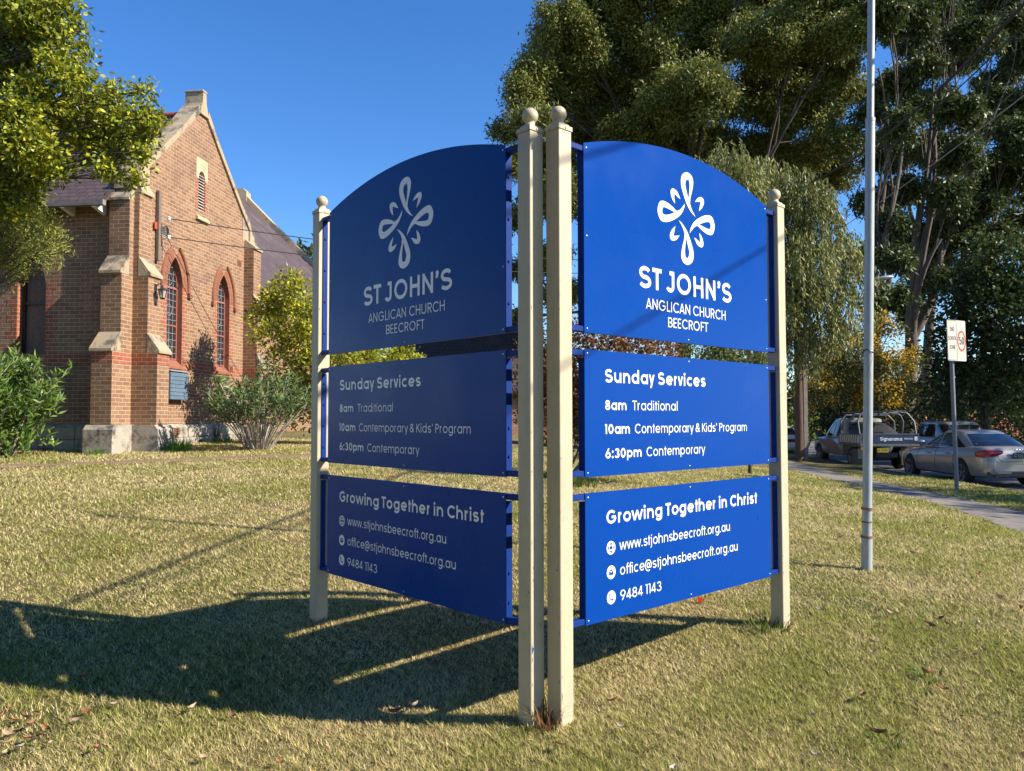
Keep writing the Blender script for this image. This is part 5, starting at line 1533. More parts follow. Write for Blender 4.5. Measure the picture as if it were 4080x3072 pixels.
# old white sedan further along, and a pale wagon across the road
old, hull, tab = car('old_sedan', (12.55, 36.5, RD), R(84), 'old white sedan with a full-width red tail strip behind the power pole', MAT['carwhite'], L=4.5, half=.86, belt=.92, roof=1.38, deck=.96, hood=.92, rear_base=.7, rear_top=1.35, front_top=2.4, front_base=3.2, wr=.30, axles=(1.0, 3.6))
st_ = MB().grid([[(-.018 + .09 * max(0, abs(y) - .75) * 3, y * .80, z) for y in np.linspace(-1, 1, 13)] for z in (.66, .80)]); st_.build('tail_strip', MAT['tail'], old)
for s_ in (-1, 1): MB().box((.04, s_ * .70, .765), (.14, .20, .055)).build('indicator', MAT['amber'], old)
bevel(MB().box((.0, 0, .47), (.16, 1.6, .14)).build('bumper', MAT['carwhite'], old), .03, 2)
wag, hull, tab = car('wagon', (16.4, 31.8, RD), R(-91), 'pale wagon facing the camera, partly hidden behind the silver sedan', MAT['silver'], L=4.5, half=.90, belt=1.02, roof=1.62, deck=1.08, hood=1.0, rear_base=.1, rear_top=.5, front_top=2.6, front_base=3.5, wr=.33, axles=(.9, 3.55), boxy=True)
for s_ in (-1, 1): MB().tube([(.7, s_ * .62, 1.62), (.8, s_ * .62, 1.66), (2.4, s_ * .62, 1.66), (2.5, s_ * .62, 1.62)], .015, 5).build('roof_rail', MAT['dark'], wag)

# work ute: cab, tray, ladder racks, tailgate with lettering
MAT['utewhite'] = paint('ute_cream_paint', (.30, .275, .23), (.22, .20, .165), 0, .4)
ut = empty('work_ute', (12.55, 26.9, RD), 'cream work ute with ladder racks and a navy lettered tailgate', 'ute', None, R(88), local=True)
W2 = .95
cb_tab = [(0, 0, 0)]
rows = []
prof_bot, xs = .42, [1.75, 1.80, 2.3, 2.9, 3.3, 3.7, 4.1, 4.55, 4.85, 5.0]
tops = [1.02, 1.05, 1.06, 1.06, 1.06, 1.05, 1.02, .98, .88, .70]; ws = [.86, .89, .90, .90, .90, .90, .89, .87, .80, .66]
for x, zt, w in zip(xs, tops, ws):
    hh = zt - prof_bot
    sec = [(0, prof_bot), (w * .9, prof_bot), (w * .98, prof_bot + .15 * hh), (w, prof_bot + .5 * hh), (w * .97, prof_bot + .85 * hh), (w * .88, zt), (0, zt + .02)]
    rows.append([(x, y, z) for y, z in sec] + [(x, -y, z) for y, z in sec[-2:0:-1]])
mb = MB().grid(rows, close_u=True); mb.face(rows[0]); mb.face(rows[-1][::-1]); ub = mb.build('body', MAT['utewhite'], ut, smooth=True)
b_ = bmesh.new(); b_.from_mesh(ub.data); bmesh.ops.recalc_face_normals(b_, faces=b_.faces[:]); b_.to_mesh(ub.data); b_.free()
cut = []
for s_ in (-1, 1):
    me = bpy.data.meshes.new('cut'); c = MB().tube([(4.1, s_ * 1.2, .40), (4.1, s_ * .62, .40)], .42, 26); me.from_pydata(c.v, [], c.f); o = bpy.data.objects.new('cut', me); COL.objects.link(o); o.parent = ut; cut.append(o)
eval_bool(ub, cut)
rows = []
for t in (0, .15, .4, .7, .9, 1):
    xr, xf, hw, z = 1.80 + .12 * t, 3.95 - .95 * t ** 1.1, .86 - .16 * t ** 1.2, 1.04 + .66 * t
    rows.append([((xr + xf) / 2 + x, y, z) for x, y in superring((xf - xr) / 2, hw)])
xr, xf, hw, z = 1.92, 3.0, .70, 1.70
for q, dz in ((.9, .03), (.5, .05), (.02, .055)): rows.append([((xr + xf) / 2 + x * q, y * q, z + dz) for x, y in superring((xf - xr) / 2, hw)])
cabo = MB().grid(rows, close_u=True).build('cabin', MAT['utewhite'], ut, smooth=35)
def up(t, x0, s_, n=7):
    xr, xf, hw, z = 1.80 + .12 * t, 3.95 - .95 * t ** 1.1, .86 - .16 * t ** 1.2, 1.04 + .66 * t
    cx, a = (xr + xf) / 2, (xf - xr) / 2; u = min(abs((x0 - cx) / a), .999)
    return (x0, s_ * (hw * (1 - u ** 4.2) ** (1 / 4.2) + .008), z)
for s_ in (-1, 1):
    for (a0, a1), (b0, b1) in (((2.02, 2.08), (2.52, 2.52)), ((2.60, 2.60), (3.55, 2.90))):
        MB().grid([[up(.08 + .8 * j / 5, a0 + (a1 - a0) * j / 5 + ((b0 + (b1 - b0) * j / 5) - (a0 + (a1 - a0) * j / 5)) * i / 6, s_) for i in range(7)] for j in range(6)], flip=s_ > 0).build('side_window', MAT['carglass'], cabo, smooth=True)
    MB().box((3.55, s_ * 1.02, 1.16), (.10, .20, .22)).build('mirror', MAT['dark'], cabo)
    wheel(ut, .95, s_ * .86, .37, .24, s_); wheel(ut, 4.1, s_ * .86, .37, .24, s_)
MB().grid([[(1.80 + .12 * t - .006, y, 1.04 + .66 * t) for y in np.linspace(-.62, .62, 5)] for t in (.1, .85)]).build('rear_window', MAT['carglass'], cabo)
# reddish sign wrap on the near door
MAT['wrapred'] = M('faded_red_wrap', (.17, .055, .035), (.26, .16, .10), 5, .5)
for s_ in (-1, 1):
    rows = []
    for x, za, zb_ in ((2.05, .80, .62), (2.5, .92, .66), (3.0, .98, .60), (3.5, .96, .72), (4.0, .98, .88), (4.4, .95, .90)):
        rows.append([(x, s_ * (.90 + .004), zb_), (x, s_ * (.90 + .006), (za + zb_) / 2), (x, s_ * (.882 + .004), za)])
    MB().grid(rows, flip=s_ < 0).build('door_wrap', MAT['wrapred'], ub, smooth=True)
# chassis, tray, guards
MB().box((2.4, 0, .50), (4.6, .7, .16)).build('chassis', MAT['dark'], ut)
MB().tube([(.95, -.8, .37), (.95, .8, .37)], .07, 8).build('axle', MAT['dark'], ut)
MB().box((.98, .0, .60), (.9, .3, .22)).build('fuel_tank', MAT['dark'], ut)
MAT['tray'] = M('tray_aluminium', (.15, .155, .16), (.11, .115, .12), 10, .45)
bevel(MB().box((.82, 0, .86), (1.84, 1.92, .09)).build('tray_deck', MAT['tray'], ut), .008, 1)
for s_ in (-1, 1):
    sd2 = MB().box((.84, s_ * .955, 1.04), (1.80, .03, .27)).build('side_board', MAT['signwhite'], ut)
    bevel(MB().box((.84, s_ * .958, 1.18), (1.82, .045, .03)).build('side_rail', MAT['tray'], ut), .004, 1)
    mb = MB()
    for k in range(9):
        x = .1 + .19 * k; mb.tube([(x, s_ * .975, 1.19), (x + .07, s_ * .985, 1.0), (x + .02, s_ * .975, .83)], .008, 4)
    mb.build('strap', MAT['dark'], ut)
    MB().box((.50, s_ * .82, .43), (.015, .34, .56)).build('mud_flap', MAT['timber'], ut)
    MB().box((.05, s_ * .86, .34 if False else .55), (.02, .24, .34)).build('rear_guard', MAT['utewhite'], ut)
MAT['navy'] = M('navy_tailgate', (.018, .035, .085), (.025, .04, .09), 5, .4)
tg = MB().box((-.10, 0, 1.05), (.035, 1.86, .30)).build('tailgate', MAT['navy'], ut)
tgf = Frame((-.119, .93, .90), (0, -1, 0), (-1, 0, 0))
lettering(tgf, 'Signarama', .62, 1.34, .09, .115, 20, MAT['vinyl'], tg)
lettering(tgf, '/Hornsby', 1.42, 1.70, .13, .06, 15, MAT['vinyl'], tg)
MB().box((-.122, -.87, 1.06), (.005, .11, .13)).build('sticker', MAT['vinyl'], tg)
for s_ in (-1, 1): MB().box((-.105, s_ * .945, 1.06), (.05, .03, .34)).build('gate_post', MAT['tray'], tg)
MB().box((-.10, 0, 1.21), (.05, 1.9, .03)).build('gate_rail', MAT['tray'], tg)
bevel(MB().box((-.11, 0, .84), (.06, 1.94, .075)).build('rear_beam', MAT['tray'], ut), .006, 1)
for s_ in (-1, 1):
    MB().box((-.125, s_ * .80, .735), (.05, .30, .085)).build('tail_light', MAT['amber'], ut)
    MB().box((-.13, s_ * .70, .735), (.052, .08, .085)).build('brake_light', MAT['tail'], ut)
yp = sheet(Frame((-.13, .42, .60), (0, -1, 0), (-1, 0, 0)), rrect(0, 0, .372, .134, .01), .004, M('yellow_plate', (.55, .40, .02), None, 8, .4), 'number_plate', ut)
lettering(Frame((-.13, .42, .60), (0, -1, 0), (-1, 0, 0)), 'BF-37 BD', .02, .352, .035, .07, 13, MAT['signblack'], yp)
# ladder racks
def rack(x, lean, z=1.92):
    mb = MB()
    for s_ in (-1, 1): mb.tube([(x, s_ * .93, 1.18), (x + lean * .5, s_ * .93, 1.62), (x + lean, s_ * .80, z - .06), (x + lean, s_ * .72, z)], .028, 7)
    mb.tube([(x + lean, -.74, z), (x + lean, .74, z)], .028, 7)
    return mb.build('ladder_rack', MAT['tray'], ut, smooth=True)
rack(.0, .26); rack(1.05, -.2, 1.88); rack(1.62, .10, 1.84)
mb = MB()
for y in (-.55, -.15): mb.tube([(-.1, y, 1.97), (2.6, y, 1.95)], .025, 6)
for k in range(8): mb.tube([(.05 + .34 * k, -.55, 1.965), (.05 + .34 * k, -.15, 1.965)], .014, 5)
mb.build('ladder', MAT['tray'], ut)
mb = MB()
for y in (.1, .2, .33): mb.tube([(.1, y, 1.96), (2.9, y, 1.93)], .035, 6)
mb.build('roof_load', MAT['dark'], ut)
rows = []
for x, zt in ((.15, 1.14), (.4, 1.20), (.7, 1.42), (1.1, 1.58), (1.6, 1.60)): rows.append([(x, y, .91 + (zt - .91) * (1 - abs(y / .9) ** 3) + .02 * math.sin(9 * y + 5 * x)) for y in np.linspace(-.88, .88, 11)])
MB().grid(rows, flip=True).build('tarpaulin', MAT['dark'], ut, smooth=True)

# orange-roofed house down the slope
hs_ = empty('house', (27.5, 54, -2), 'distant house with an orange tiled roof seen between the cars and trees', 'house')
b = MB().obox(V(25.4, 50, -2.6), V(11, 2, 0), V(-1, 8, 0), V(0, 0, 3.0)); b.build('wall', MAT['red_brick'], hs_)
b = MB(); e0, e1 = V(24.9, 49.5, .2), V(36.9, 51.6, .2); hy2 = V(-1.1, 9, 0); r0, r1 = e0 + V(2.2, 4.6, 1.75), e1 + V(-2.8, 3.8, 1.75)
slab(b, e0, e1, r1, r0, .08); slab(b, e0 + hy2, r0, r1, e1 + hy2, .08); b.prism([e0, e0 + hy2, r0], V(0, 0, -.08)); b.prism([e1, r1, e1 + hy2], V(0, 0, -.08)); b.build('roof', MAT['orange_tile'], hs_)
# ================================================================== trees and shrubs
def leaf_cloud(name, parent, c, d, L, W, cols, mat, fold=0.0, nrm=None, label=None, kind=None):
    """one mesh of leaves: c base points, d directions (n,3), L lengths, W half widths, cols (n,3)"""
    n = len(c)
    d = d / np.maximum(np.linalg.norm(d, axis=1, keepdims=True), 1e-9)
    r = RNG.normal(size=(n, 3)) if nrm is None else nrm + RNG.normal(0, .35, (n, 3))
    s = np.cross(d, r); s /= np.maximum(np.linalg.norm(s, axis=1, keepdims=True), 1e-9)
    up = np.cross(s, d)
    v = np.empty((n, 4, 3))
    v[:, 0] = c; m = c + d * (L * .42)[:, None]
    v[:, 1] = m + s * W[:, None] + up * (fold * W)[:, None]; v[:, 3] = m - s * W[:, None] + up * (fold * W)[:, None]
    v[:, 2] = c + d * L[:, None]
    if parent is not None: v -= np.array(OFS[parent])
    f = np.arange(n * 4).reshape(-1, 4)
    return np_mesh(name, v.reshape(-1, 3), f, mat, parent, kind, np.repeat(cols, 4, axis=0))

def shade(n, cols, wts=None, jit=.22):
    cols = np.array(cols, float)
    k = RNG.choice(len(cols), n, p=None if wts is None else np.array(wts) / np.sum(wts))
    return cols[k] * RNG.uniform(1 - jit, 1 + jit, n)[:, None]

def blob_sprays(blobs, dens, shell=(.55, 1.05), flat=1.0, up_bias=0.25):
    """spray centres spread over the outer part of every clump; returns points and outward vectors"""
    P_, O_ = [], []
    for c, r in blobs:
        n = max(3, int(dens * r * r))
        o = RNG.normal(size=(n, 3)); o /= np.linalg.norm(o, axis=1, keepdims=True)
        o[:, 2] = np.where((o[:, 2] < -.35) & (RNG.random(n) < .6), -o[:, 2], o[:, 2])
        q = RNG.uniform(shell[0], shell[1], n) ** .7
        lump = 1 + .16 * np.sin(o[:, 0] * 5 + c.x * 3) * np.sin(o[:, 1] * 4 + c.z * 2) + .12 * np.sin(o[:, 2] * 7 + c.y)
        p = np.array(c) + o * (r * q * lump)[:, None] * np.array([1, 1, flat])
        P_.append(p); O_.append(o)
    return np.concatenate(P_), np.concatenate(O_)

def clumpify(blobs, m=7, f=.42, q=.72, flat=.75, seed=0, core=.55):
    """break every big clump into smaller ones, so that light tops and dark gaps show"""
    rnd = random.Random(seed); out_ = []
    for c, r in blobs:
        if core: out_.append((c, r * core))
        for _ in range(m):
            o = V(rnd.gauss(0, 1), rnd.gauss(0, 1), rnd.gauss(.25, .8)).normalized()
            out_.append((c + V(o.x, o.y, o.z * flat) * r * q * rnd.uniform(.75, 1.15), r * f * rnd.uniform(.7, 1.25)))
    return out_

def spray_leaves(P_, O_, k, sr, out_w, droop, rnd_w):
    n = len(P_) * k
    c = np.repeat(P_, k, 0) + RNG.normal(0, sr, (n, 3))
    d = np.repeat(O_, k, 0) * out_w + RNG.normal(0, rnd_w, (n, 3)) + np.array([0, 0, -droop])
    return c, d

def bez(a, b, c, n=8): return [a * (1 - t) ** 2 + b * 2 * t * (1 - t) + c * t * t for t in [i / n for i in range(n + 1)]]

def limbs(base, top, blobs, r0, nmain=6, twigs=0, seed=1, bend=.15, sub_r=.35, fork=.35, minr=.012):
    """tapered trunk, main limbs to groups of clumps, sub-limbs to every clump, twigs in the clumps"""
    rnd = random.Random(seed); mb = MB()
    ax = top - base; n = 12
    wob = [V(rnd.uniform(-1, 1), rnd.uniform(-1, 1), 0) * r0 * .35 for _ in range(n + 1)]
    tr = [base + ax * (i / n) + wob[i] * (i / n) for i in range(n + 1)]
    tr_r = [r0 * (1.25 if i == 0 else 1.06 if i == 1 else 1 - .72 * i / n) for i in range(n + 1)]
    mb.tube(tr, tr_r, 10)
    pts = [Vector(c) for c, r in blobs]
    cen = [pts[rnd.randrange(len(pts))]]
    while len(cen) < min(nmain, len(pts)): cen.append(max(pts, key=lambda p: min((p - q).length for q in cen)))
    groups = [[] for _ in cen]
    for i, p in enumerate(pts): groups[min(range(len(cen)), key=lambda k: (p - cen[k]).length)].append(i)
    for g in groups:
        if not g: continue
        m = sum((pts[i] for i in g), V(0, 0, 0)) / len(g)
        f = min(.97, max(fork, fork + (1 - fork) * rnd.random() * max(0, min(1, (m.z - base.z) / max(.1, ax.length)))))
        k = f * n; i0 = min(int(k), n - 1); a = tr[i0] + (tr[i0 + 1] - tr[i0]) * (k - i0); ra = tr_r[min(i0 + 1, n)] * .75
        e = a + (m - a) * .72
        mid = a + (e - a) * .45 + V(rnd.uniform(-1, 1), rnd.uniform(-1, 1), rnd.uniform(-.2, 1)) * (e - a).length * bend
        L_ = bez(a, mid, e, 8); lr = [ra * (1 - .68 * t / 8) for t in range(9)]
        mb.tube(L_, lr, 7)
        for i in g:
            j = rnd.randint(3, 8); s = L_[j]; t = pts[i]
            mid = s + (t - s) * .5 + V(rnd.uniform(-1, 1), rnd.uniform(-1, 1), rnd.uniform(-.3, .8)) * (t - s).length * bend
            B_ = bez(s, mid, t, 5); br = max(minr, lr[j] * .6)
            mb.tube(B_, [max(minr, br * (1 - .6 * q / 5)) for q in range(6)], 6)
            for _ in range(twigs):
                q = B_[rnd.randint(2, 5)]; r = blobs[i][1]
                e2 = t + V(rnd.gauss(0, 1), rnd.gauss(0, 1), rnd.gauss(.2, 1)).normalized() * r * rnd.uniform(.6, .95)
                mb.tube(bez(q, (q + e2) / 2 + V(rnd.uniform(-1, 1), rnd.uniform(-1, 1), rnd.uniform(-.5, .8)) * r * .18, e2, 4), [max(minr * .8, br * .35 * (1 - .7 * h / 4)) for h in range(5)], 5)
    return mb

def tree(name, label, base, top, blobs, r0, bark, leaves, cat='tree', group=None, **kw):
    root = empty(name, base, label, cat, group)
    limbs(base, top, blobs, r0, **kw).build('trunk', bark, root, smooth=True)
    leaves(root, blobs)
    return root

def dblobs(lst, Y, spread, seed=0, scale=1.0):
    """clumps from (x, y, radius) in the 2212-wide view, set at real depths round Y"""
    rnd = random.Random(seed); out_ = []
    for x, y, r in lst:
        yy = Y + rnd.uniform(-spread, spread); c = D(x, y, yy)
        out_.append((c, r * 1.8445 / FPX * yy * scale))
    return out_

BARK_G = bark_mat('grey_brown_bark', (.10, .08, .062), (.24, .195, .155))
BARK_D = bark_mat('dark_bark', (.045, .034, .027), (.105, .08, .06))
BARK_R = bark_mat('gum_bark', (.06, .048, .038), (.17, .135, .105))
BARK_P = bark_mat('pale_twig_bark', (.30, .25, .20), (.46, .40, .33), (20, 20, 5), .4)
LM_G = leaf_mat('glossy_leaf', .42, .30, .32)
LM_E = leaf_mat('eucalypt_leaf', .5, .22, .25)
LM_S = leaf_mat('soft_leaf', .6, .3, .2)

def lv_euc(dens, L, W, cols, wts, k=16, mat=LM_E, droop=.55, shell=(.5, 1.05), sr=.24, m=8, cf=.42, cq=.72):
    def f(root, blobs):
        P_, O_ = blob_sprays(clumpify(blobs, m, cf, cq) if m else blobs, dens, shell, .55)
        c, d = spray_leaves(P_, O_, k, sr, .5, droop, .55)
        n = len(c)
        # each spray has its own tone
        tone = np.repeat(RNG.uniform(.75, 1.25, len(P_)), k)[:, None]
        leaf_cloud('crown', root, c, d, L * RNG.uniform(.7, 1.3, n), W * RNG.uniform(.7, 1.3, n), shade(n, cols, wts) * tone, mat)
    return f

# --- the big spreading gum behind the signs
E1 = [(1215, 60, 62), (1290, 20, 70), (1400, 5, 90), (1520, -10, 95), (1640, -10, 95), (1750, 20, 85), (1818, 90, 62), (1182, 110, 45), (1152, 160, 40), (1122, 212, 46), (1090, 288, 28), (1245, 140, 70), (1335, 110, 80),
      (1435, 125, 92), (1545, 95, 100), (1660, 105, 92), (1760, 160, 78), (1822, 210, 55), (1200, 205, 60), (1290, 205, 72), (1390, 230, 82), (1500, 215, 92), (1620, 215, 92), (1720, 250, 80), (1805, 300, 58), (1155, 262, 46),
      (1265, 285, 62), (1365, 310, 72), (1475, 305, 72), (1590, 325, 80), (1700, 345, 70), (1790, 385, 58), (1110, 360, 34), (1190, 350, 60), (1105, 480, 30), (1112, 585, 24), (1108, 690, 22), (1230, 430, 70), (1340, 440, 80), (1500, 420, 80), (1640, 430, 70),
      (1350, -90, 90), (1500, -110, 100), (1650, -100, 90), (1180, 440, 45), (1192, 560, 40), (1215, 640, 40)]
OLV = [(.195, .21, .042), (.145, .175, .038), (.26, .24, .05), (.08, .10, .028), (.33, .27, .08)]
tree('gum_tree', 'broad olive-green gum tree filling the sky behind the sunlit sign', V(9.2, 44, -.2), V(9.6, 44, 13), dblobs(E1, 43, 4.2, 3), .55, BARK_D,
     lv_euc(95, .21, .040, OLV, [3, 4, 2, 2, .6], 26, sr=.24, m=19, cf=.29, cq=.86, shell=(.3, 1.35)), nmain=11, twigs=5, seed=5, fork=.42, bend=.2, minr=.02)

# --- paler weeping tree beside the power pole
W1 = [(1570, 345, 46), (1510, 400, 50), (1850, 580, 34), (1840, 640, 34), (1825, 700, 30), (1760, 430, 50), (1545, 375, 52), (1600, 400, 62), (1660, 400, 66), (1720, 430, 62), (1770, 480, 60), (1800, 550, 52), (1590, 470, 75), (1680, 490, 75), (1745, 560, 70), (1795, 630, 48), (1700, 590, 75), (1620, 560, 75), (1740, 660, 60), (1715, 720, 46), (1660, 660, 60), (1790, 700, 30), (1745, 745, 36), (1560, 640, 70), (1600, 730, 60), (1835, 520, 30)]
def lv_weep(root, blobs):
    P_, O_ = blob_sprays(blobs, 125, (.45, 1.1), 1.0)
    k = 22; n = len(P_) * k
    t = np.tile(np.linspace(0, 1, k), len(P_))
    out_ = np.repeat(O_, k, 0) * np.array([1, 1, .2]); 
    ln = np.repeat(RNG.uniform(.5, 1.3, len(P_)), k)
    c = np.repeat(P_, k, 0) + out_ * (.35 * t * (1 - .4 * t))[:, None] + np.array([0, 0, -1.0]) * (ln * t)[:, None] + RNG.normal(0, .035, (n, 3))
    d = RNG.normal(0, .38, (n, 3)) + np.array([0, 0, -1.0]) + out_ * .3
    tone = np.repeat(RNG.uniform(.75, 1.25, len(P_)), k)[:, None]
    leaf_cloud('crown', root, c, d, RNG.uniform(.14, .26, n), RNG.uniform(.016, .027, n), shade(n, [(.26, .26, .075), (.175, .19, .05), (.33, .32, .12), (.11, .13, .035)], [3, 3, 1.4, 1.5]) * tone, LM_E)
tree('weeping_tree', 'pale weeping tree with hanging strands behind the outer post of the sunlit sign', V(8.2, 27.4, 0), V(8.5, 27.4, 6.5), dblobs(W1, 27.4, 1.1, 8), .22, BARK_G, lv_weep, nmain=7, twigs=3, seed=9, fork=.4)

# --- open-crowned gums on the far side of the street
DK = [(.065, .09, .024), (.045, .065, .018), (.10, .12, .03), (.14, .14, .038)]
R1 = [(1905, 30, 50), (1960, 60, 52), (1925, 180, 44), (1985, 150, 40), (1950, 275, 42), (1905, 350, 40), (1960, 410, 42), (1925, 490, 40), (1880, 560, 36), (1945, 560, 36), (1885, 660, 26), (1900, -40, 60), (1890, 250, 36), (1930, 640, 30), (1870, 440, 36)]
R2 = [(2015, 35, 52), (2090, 95, 56), (2060, 225, 46), (2010, 315, 44), (2080, 340, 52), (2060, 430, 50), (2005, 510, 46), (2040, 610, 34), (2020, 120, 34), (2100, 250, 34), (1990, 620, 28), (2030, -50, 60), (1985, 230, 30), (2030, 530, 40), (1965, 690, 24)]
R3 = [(2150, 30, 46), (2195, 140, 46), (2130, 205, 46), (2180, 290, 50), (2140, 420, 52), (2205, 380, 48), (2095, 520, 48), (2160, 520, 46), (2210, 480, 46), (2160, 345, 40), (2190, 60, 34), (2230, 220, 60), (2235, 330, 60), (2110, 450, 44), (2180, -40, 60), (2250, 100, 70), (2130, 590, 36)]
R4 = [(1915 + 75 * (i % 5) + 17 * ((i * 7) % 3), -30 + 88 * (i // 5) + 23 * ((i * 5) % 4), 46) for i in range(40)]
for nm, lb, bx, tx, Y, bl, r0, sd, dn in (('street_gum', 'tall dark-trunked gum right behind the plain galvanised pole', (1900, 900), (1880, 380), 40, R1, .36, 21, 19), ('street_gum', 'tall forked gum with a leaning trunk left of the end school zone sign', (1952, 900), (1985, 420), 43, R2, .48, 22, 19), ('street_gum', 'hazy gum farthest back, filling the gaps between the other gums across the street', (1990, 900), (2040, 260), 56, R4, .40, 24, 17), ('street_gum', 'tall gum with straight trunk rising behind the end school zone sign', (2072, 900), (2090, 330), 46, R3, .40, 23, 19)):
    b0, t0 = D(bx[0], bx[1], Y), D(tx[0], tx[1], Y)
    tree(nm, lb, V(b0.x, b0.y, -.4), t0, dblobs(bl, Y, 3.5, sd), r0, BARK_R, lv_euc(dn * 4.2, .27, .055, DK, [3, 3, 2, .8], 18, sr=.2, shell=(.35, 1.1), m=7), nmain=7, twigs=7, seed=sd, fork=.40, bend=.22, minr=.022, group='gums across the street')

# extra bare boughs of the leaning gum
# --- dense evergreen with shiny leaves at the right edge
V1 = [(2120, 555, 46), (2180, 590, 60), (2065, 650, 46), (2130, 675, 76), (2205, 700, 80), (2085, 755, 72), (2160, 790, 86), (2210, 850, 80), (2060, 840, 62), (2125, 870, 76), (2030, 780, 34), (2020, 870, 40), (2240, 620, 70), (2250, 780, 90), (2100, 600, 36)]
def lv_dense(dens, L, W, cols, wts, k=14, sr=.2, mat=LM_G, droop=.3, out_w=.9, rnd_w=.5, shell=(.55, 1.05)):
    def f(root, blobs):
        P_, O_ = blob_sprays(blobs, dens, shell, 1.0)
        c, d = spray_leaves(P_, O_, k, sr, out_w, droop, rnd_w); n = len(c)
        tone = np.repeat(RNG.uniform(.75, 1.25, len(P_)), k)[:, None]
        leaf_cloud('crown', root, c, d, L * RNG.uniform(.7, 1.3, n), W * RNG.uniform(.7, 1.3, n), shade(n, cols, wts) * tone, mat, .25)
    return f
tree('evergreen_tree', 'dense dark evergreen with shiny leaves behind the silver sedan', V(20.6, 35, -.6), V(20.6, 35, 7), dblobs(V1, 34, 1.6, 4), .25, BARK_D, lv_dense(62, .20, .060, [(.055, .085, .022), (.035, .06, .018), (.09, .12, .03), (.16, .17, .05)], [3, 3, 2, .8], 14, .2), nmain=6, twigs=2, seed=31, fork=.2)

# --- golden wattle
A1 = [(1832, 742, 36), (1885, 705, 34), (1925, 715, 24), (1868, 775, 48), (1925, 800, 46), (1960, 782, 30), (1800, 800, 46), (1842, 845, 46), (1900, 860, 42), (1770, 770, 40), (1775, 850, 40), (1955, 838, 28)]
def lv_wattle(root, blobs):
    lv_euc(110, .17, .028, [(.12, .12, .03), (.085, .095, .026), (.17, .16, .05)], [3, 3, 1], 14, LM_S, .4, sr=.2, m=0)(root, blobs)
    fb = [(c, r) for c, r in blobs]
    P_, O_ = blob_sprays(fb, 70, (.85, 1.15), 1.0)
    sel = (RNG.random(len(P_)) < .75) & (np.sin(P_[:, 0] * 2.3) + np.sin(P_[:, 2] * 3.1 + 1) > -.5); P_, O_ = P_[sel], O_[sel]
    c, d = spray_leaves(P_, O_, 20, .13, .4, .2, .8); n = len(c)
    leaf_cloud('blossom', root, c, d, RNG.uniform(.06, .12, n), RNG.uniform(.022, .04, n), shade(n, [(.72, .42, .015), (.60, .32, .012), (.78, .50, .04)], None, .15), LM_S)
wb = D(1850, 900, 31)
A1 = [(x, y, r) for x, y, r in A1]
tree('wattle_tree', 'flowering wattle with golden blossom above the work ute', V(wb.x, 31, -.3), V(wb.x + .3, 31, 2.6), dblobs(A1, 31, 1.0, 6), .14, BARK_D, lv_wattle, nmain=5, twigs=3, seed=41, fork=.25)

# --- dark understorey beyond the cars, and lighter shrubs by the pole
U = [('dark_shrub', 'dark shrub behind the work ute below the gum trunks', 40, [(1985, 880, 44), (1960, 920, 40), (2010, 925, 40), (2040, 900, 40)], [(.03, .04, .014), (.045, .055, .018)]),
     ('dark_shrub', 'dark shrub under the wattle behind the cab of the ute', 37, [(1760, 885, 44), (1810, 900, 44), (1860, 905, 40), (1900, 915, 36)], [(.045, .055, .018), (.07, .075, .024)]),
     ('dark_shrub', 'dark shrub beyond the silver sedan at the right edge', 42, [(2100, 930, 46), (2160, 925, 50), (2220, 930, 56), (2260, 900, 60)], [(.03, .042, .014), (.05, .06, .02)]),
     ('palm_shrub', 'bright lime shrub just behind the power pole', 41, [(1722, 905, 24), (1745, 880, 22), (1752, 915, 22), (1715, 935, 20), (1738, 945, 22)], [(.16, .20, .04), (.24, .26, .05), (.11, .15, .03)])]
for nm, lb, Y, bl, cols in U:
    bb = dblobs(bl, Y, 1.5, Y); c0 = sum((c for c, r in bb), V(0, 0, 0)) / len(bb)
    tree(nm, lb, V(c0.x, c0.y, -.6), V(c0.x, c0.y, c0.z), bb, .08, BARK_D, lv_dense(60, .20, .055, cols, None, 12, .2, LM_S), cat='shrub', nmain=4, twigs=2, seed=Y, fork=.1)

# --- far wood closing the street and the back of the churchyard: one mass
P_, O_ = [], []
fb = []
rnd = random.Random(5)
for i in range(78):
    th = rnd.uniform(-.10, .72); rr = rnd.uniform(72, 96); fb.append((V(rr * math.sin(th), rr * math.cos(th), rnd.uniform(-1, 3.5)), rnd.uniform(2.4, 4.2)))
for i in range(60):
    th = rnd.uniform(-.60, -.05); rr = rnd.uniform(66, 90); fb.append((V(rr * math.sin(th), rr * math.cos(th), rnd.uniform(0, 4.5)), rnd.uniform(2.4, 4.0)))
fb.append((D(655, 545, 60) - V(0, 0, 1.2), 1.8)); fb.append((D(700, 560, 60) - V(0, 0, 1.5), 2.2))
P_, O_ = blob_sprays(fb, 9, (.6, 1.05))
c, d = spray_leaves(P_, O_, 9, .5, .7, .2, .7); n = len(c)
tag(leaf_cloud('far_wood', None, c, d, RNG.uniform(.4, .8, n), RNG.uniform(.12, .22, n), shade(n, [(.045, .06, .02), (.065, .08, .026), (.10, .10, .035)], [3, 3, 1]), LM_S, kind='stuff'), 'mass of far trees beyond the street and behind the church', 'wood')

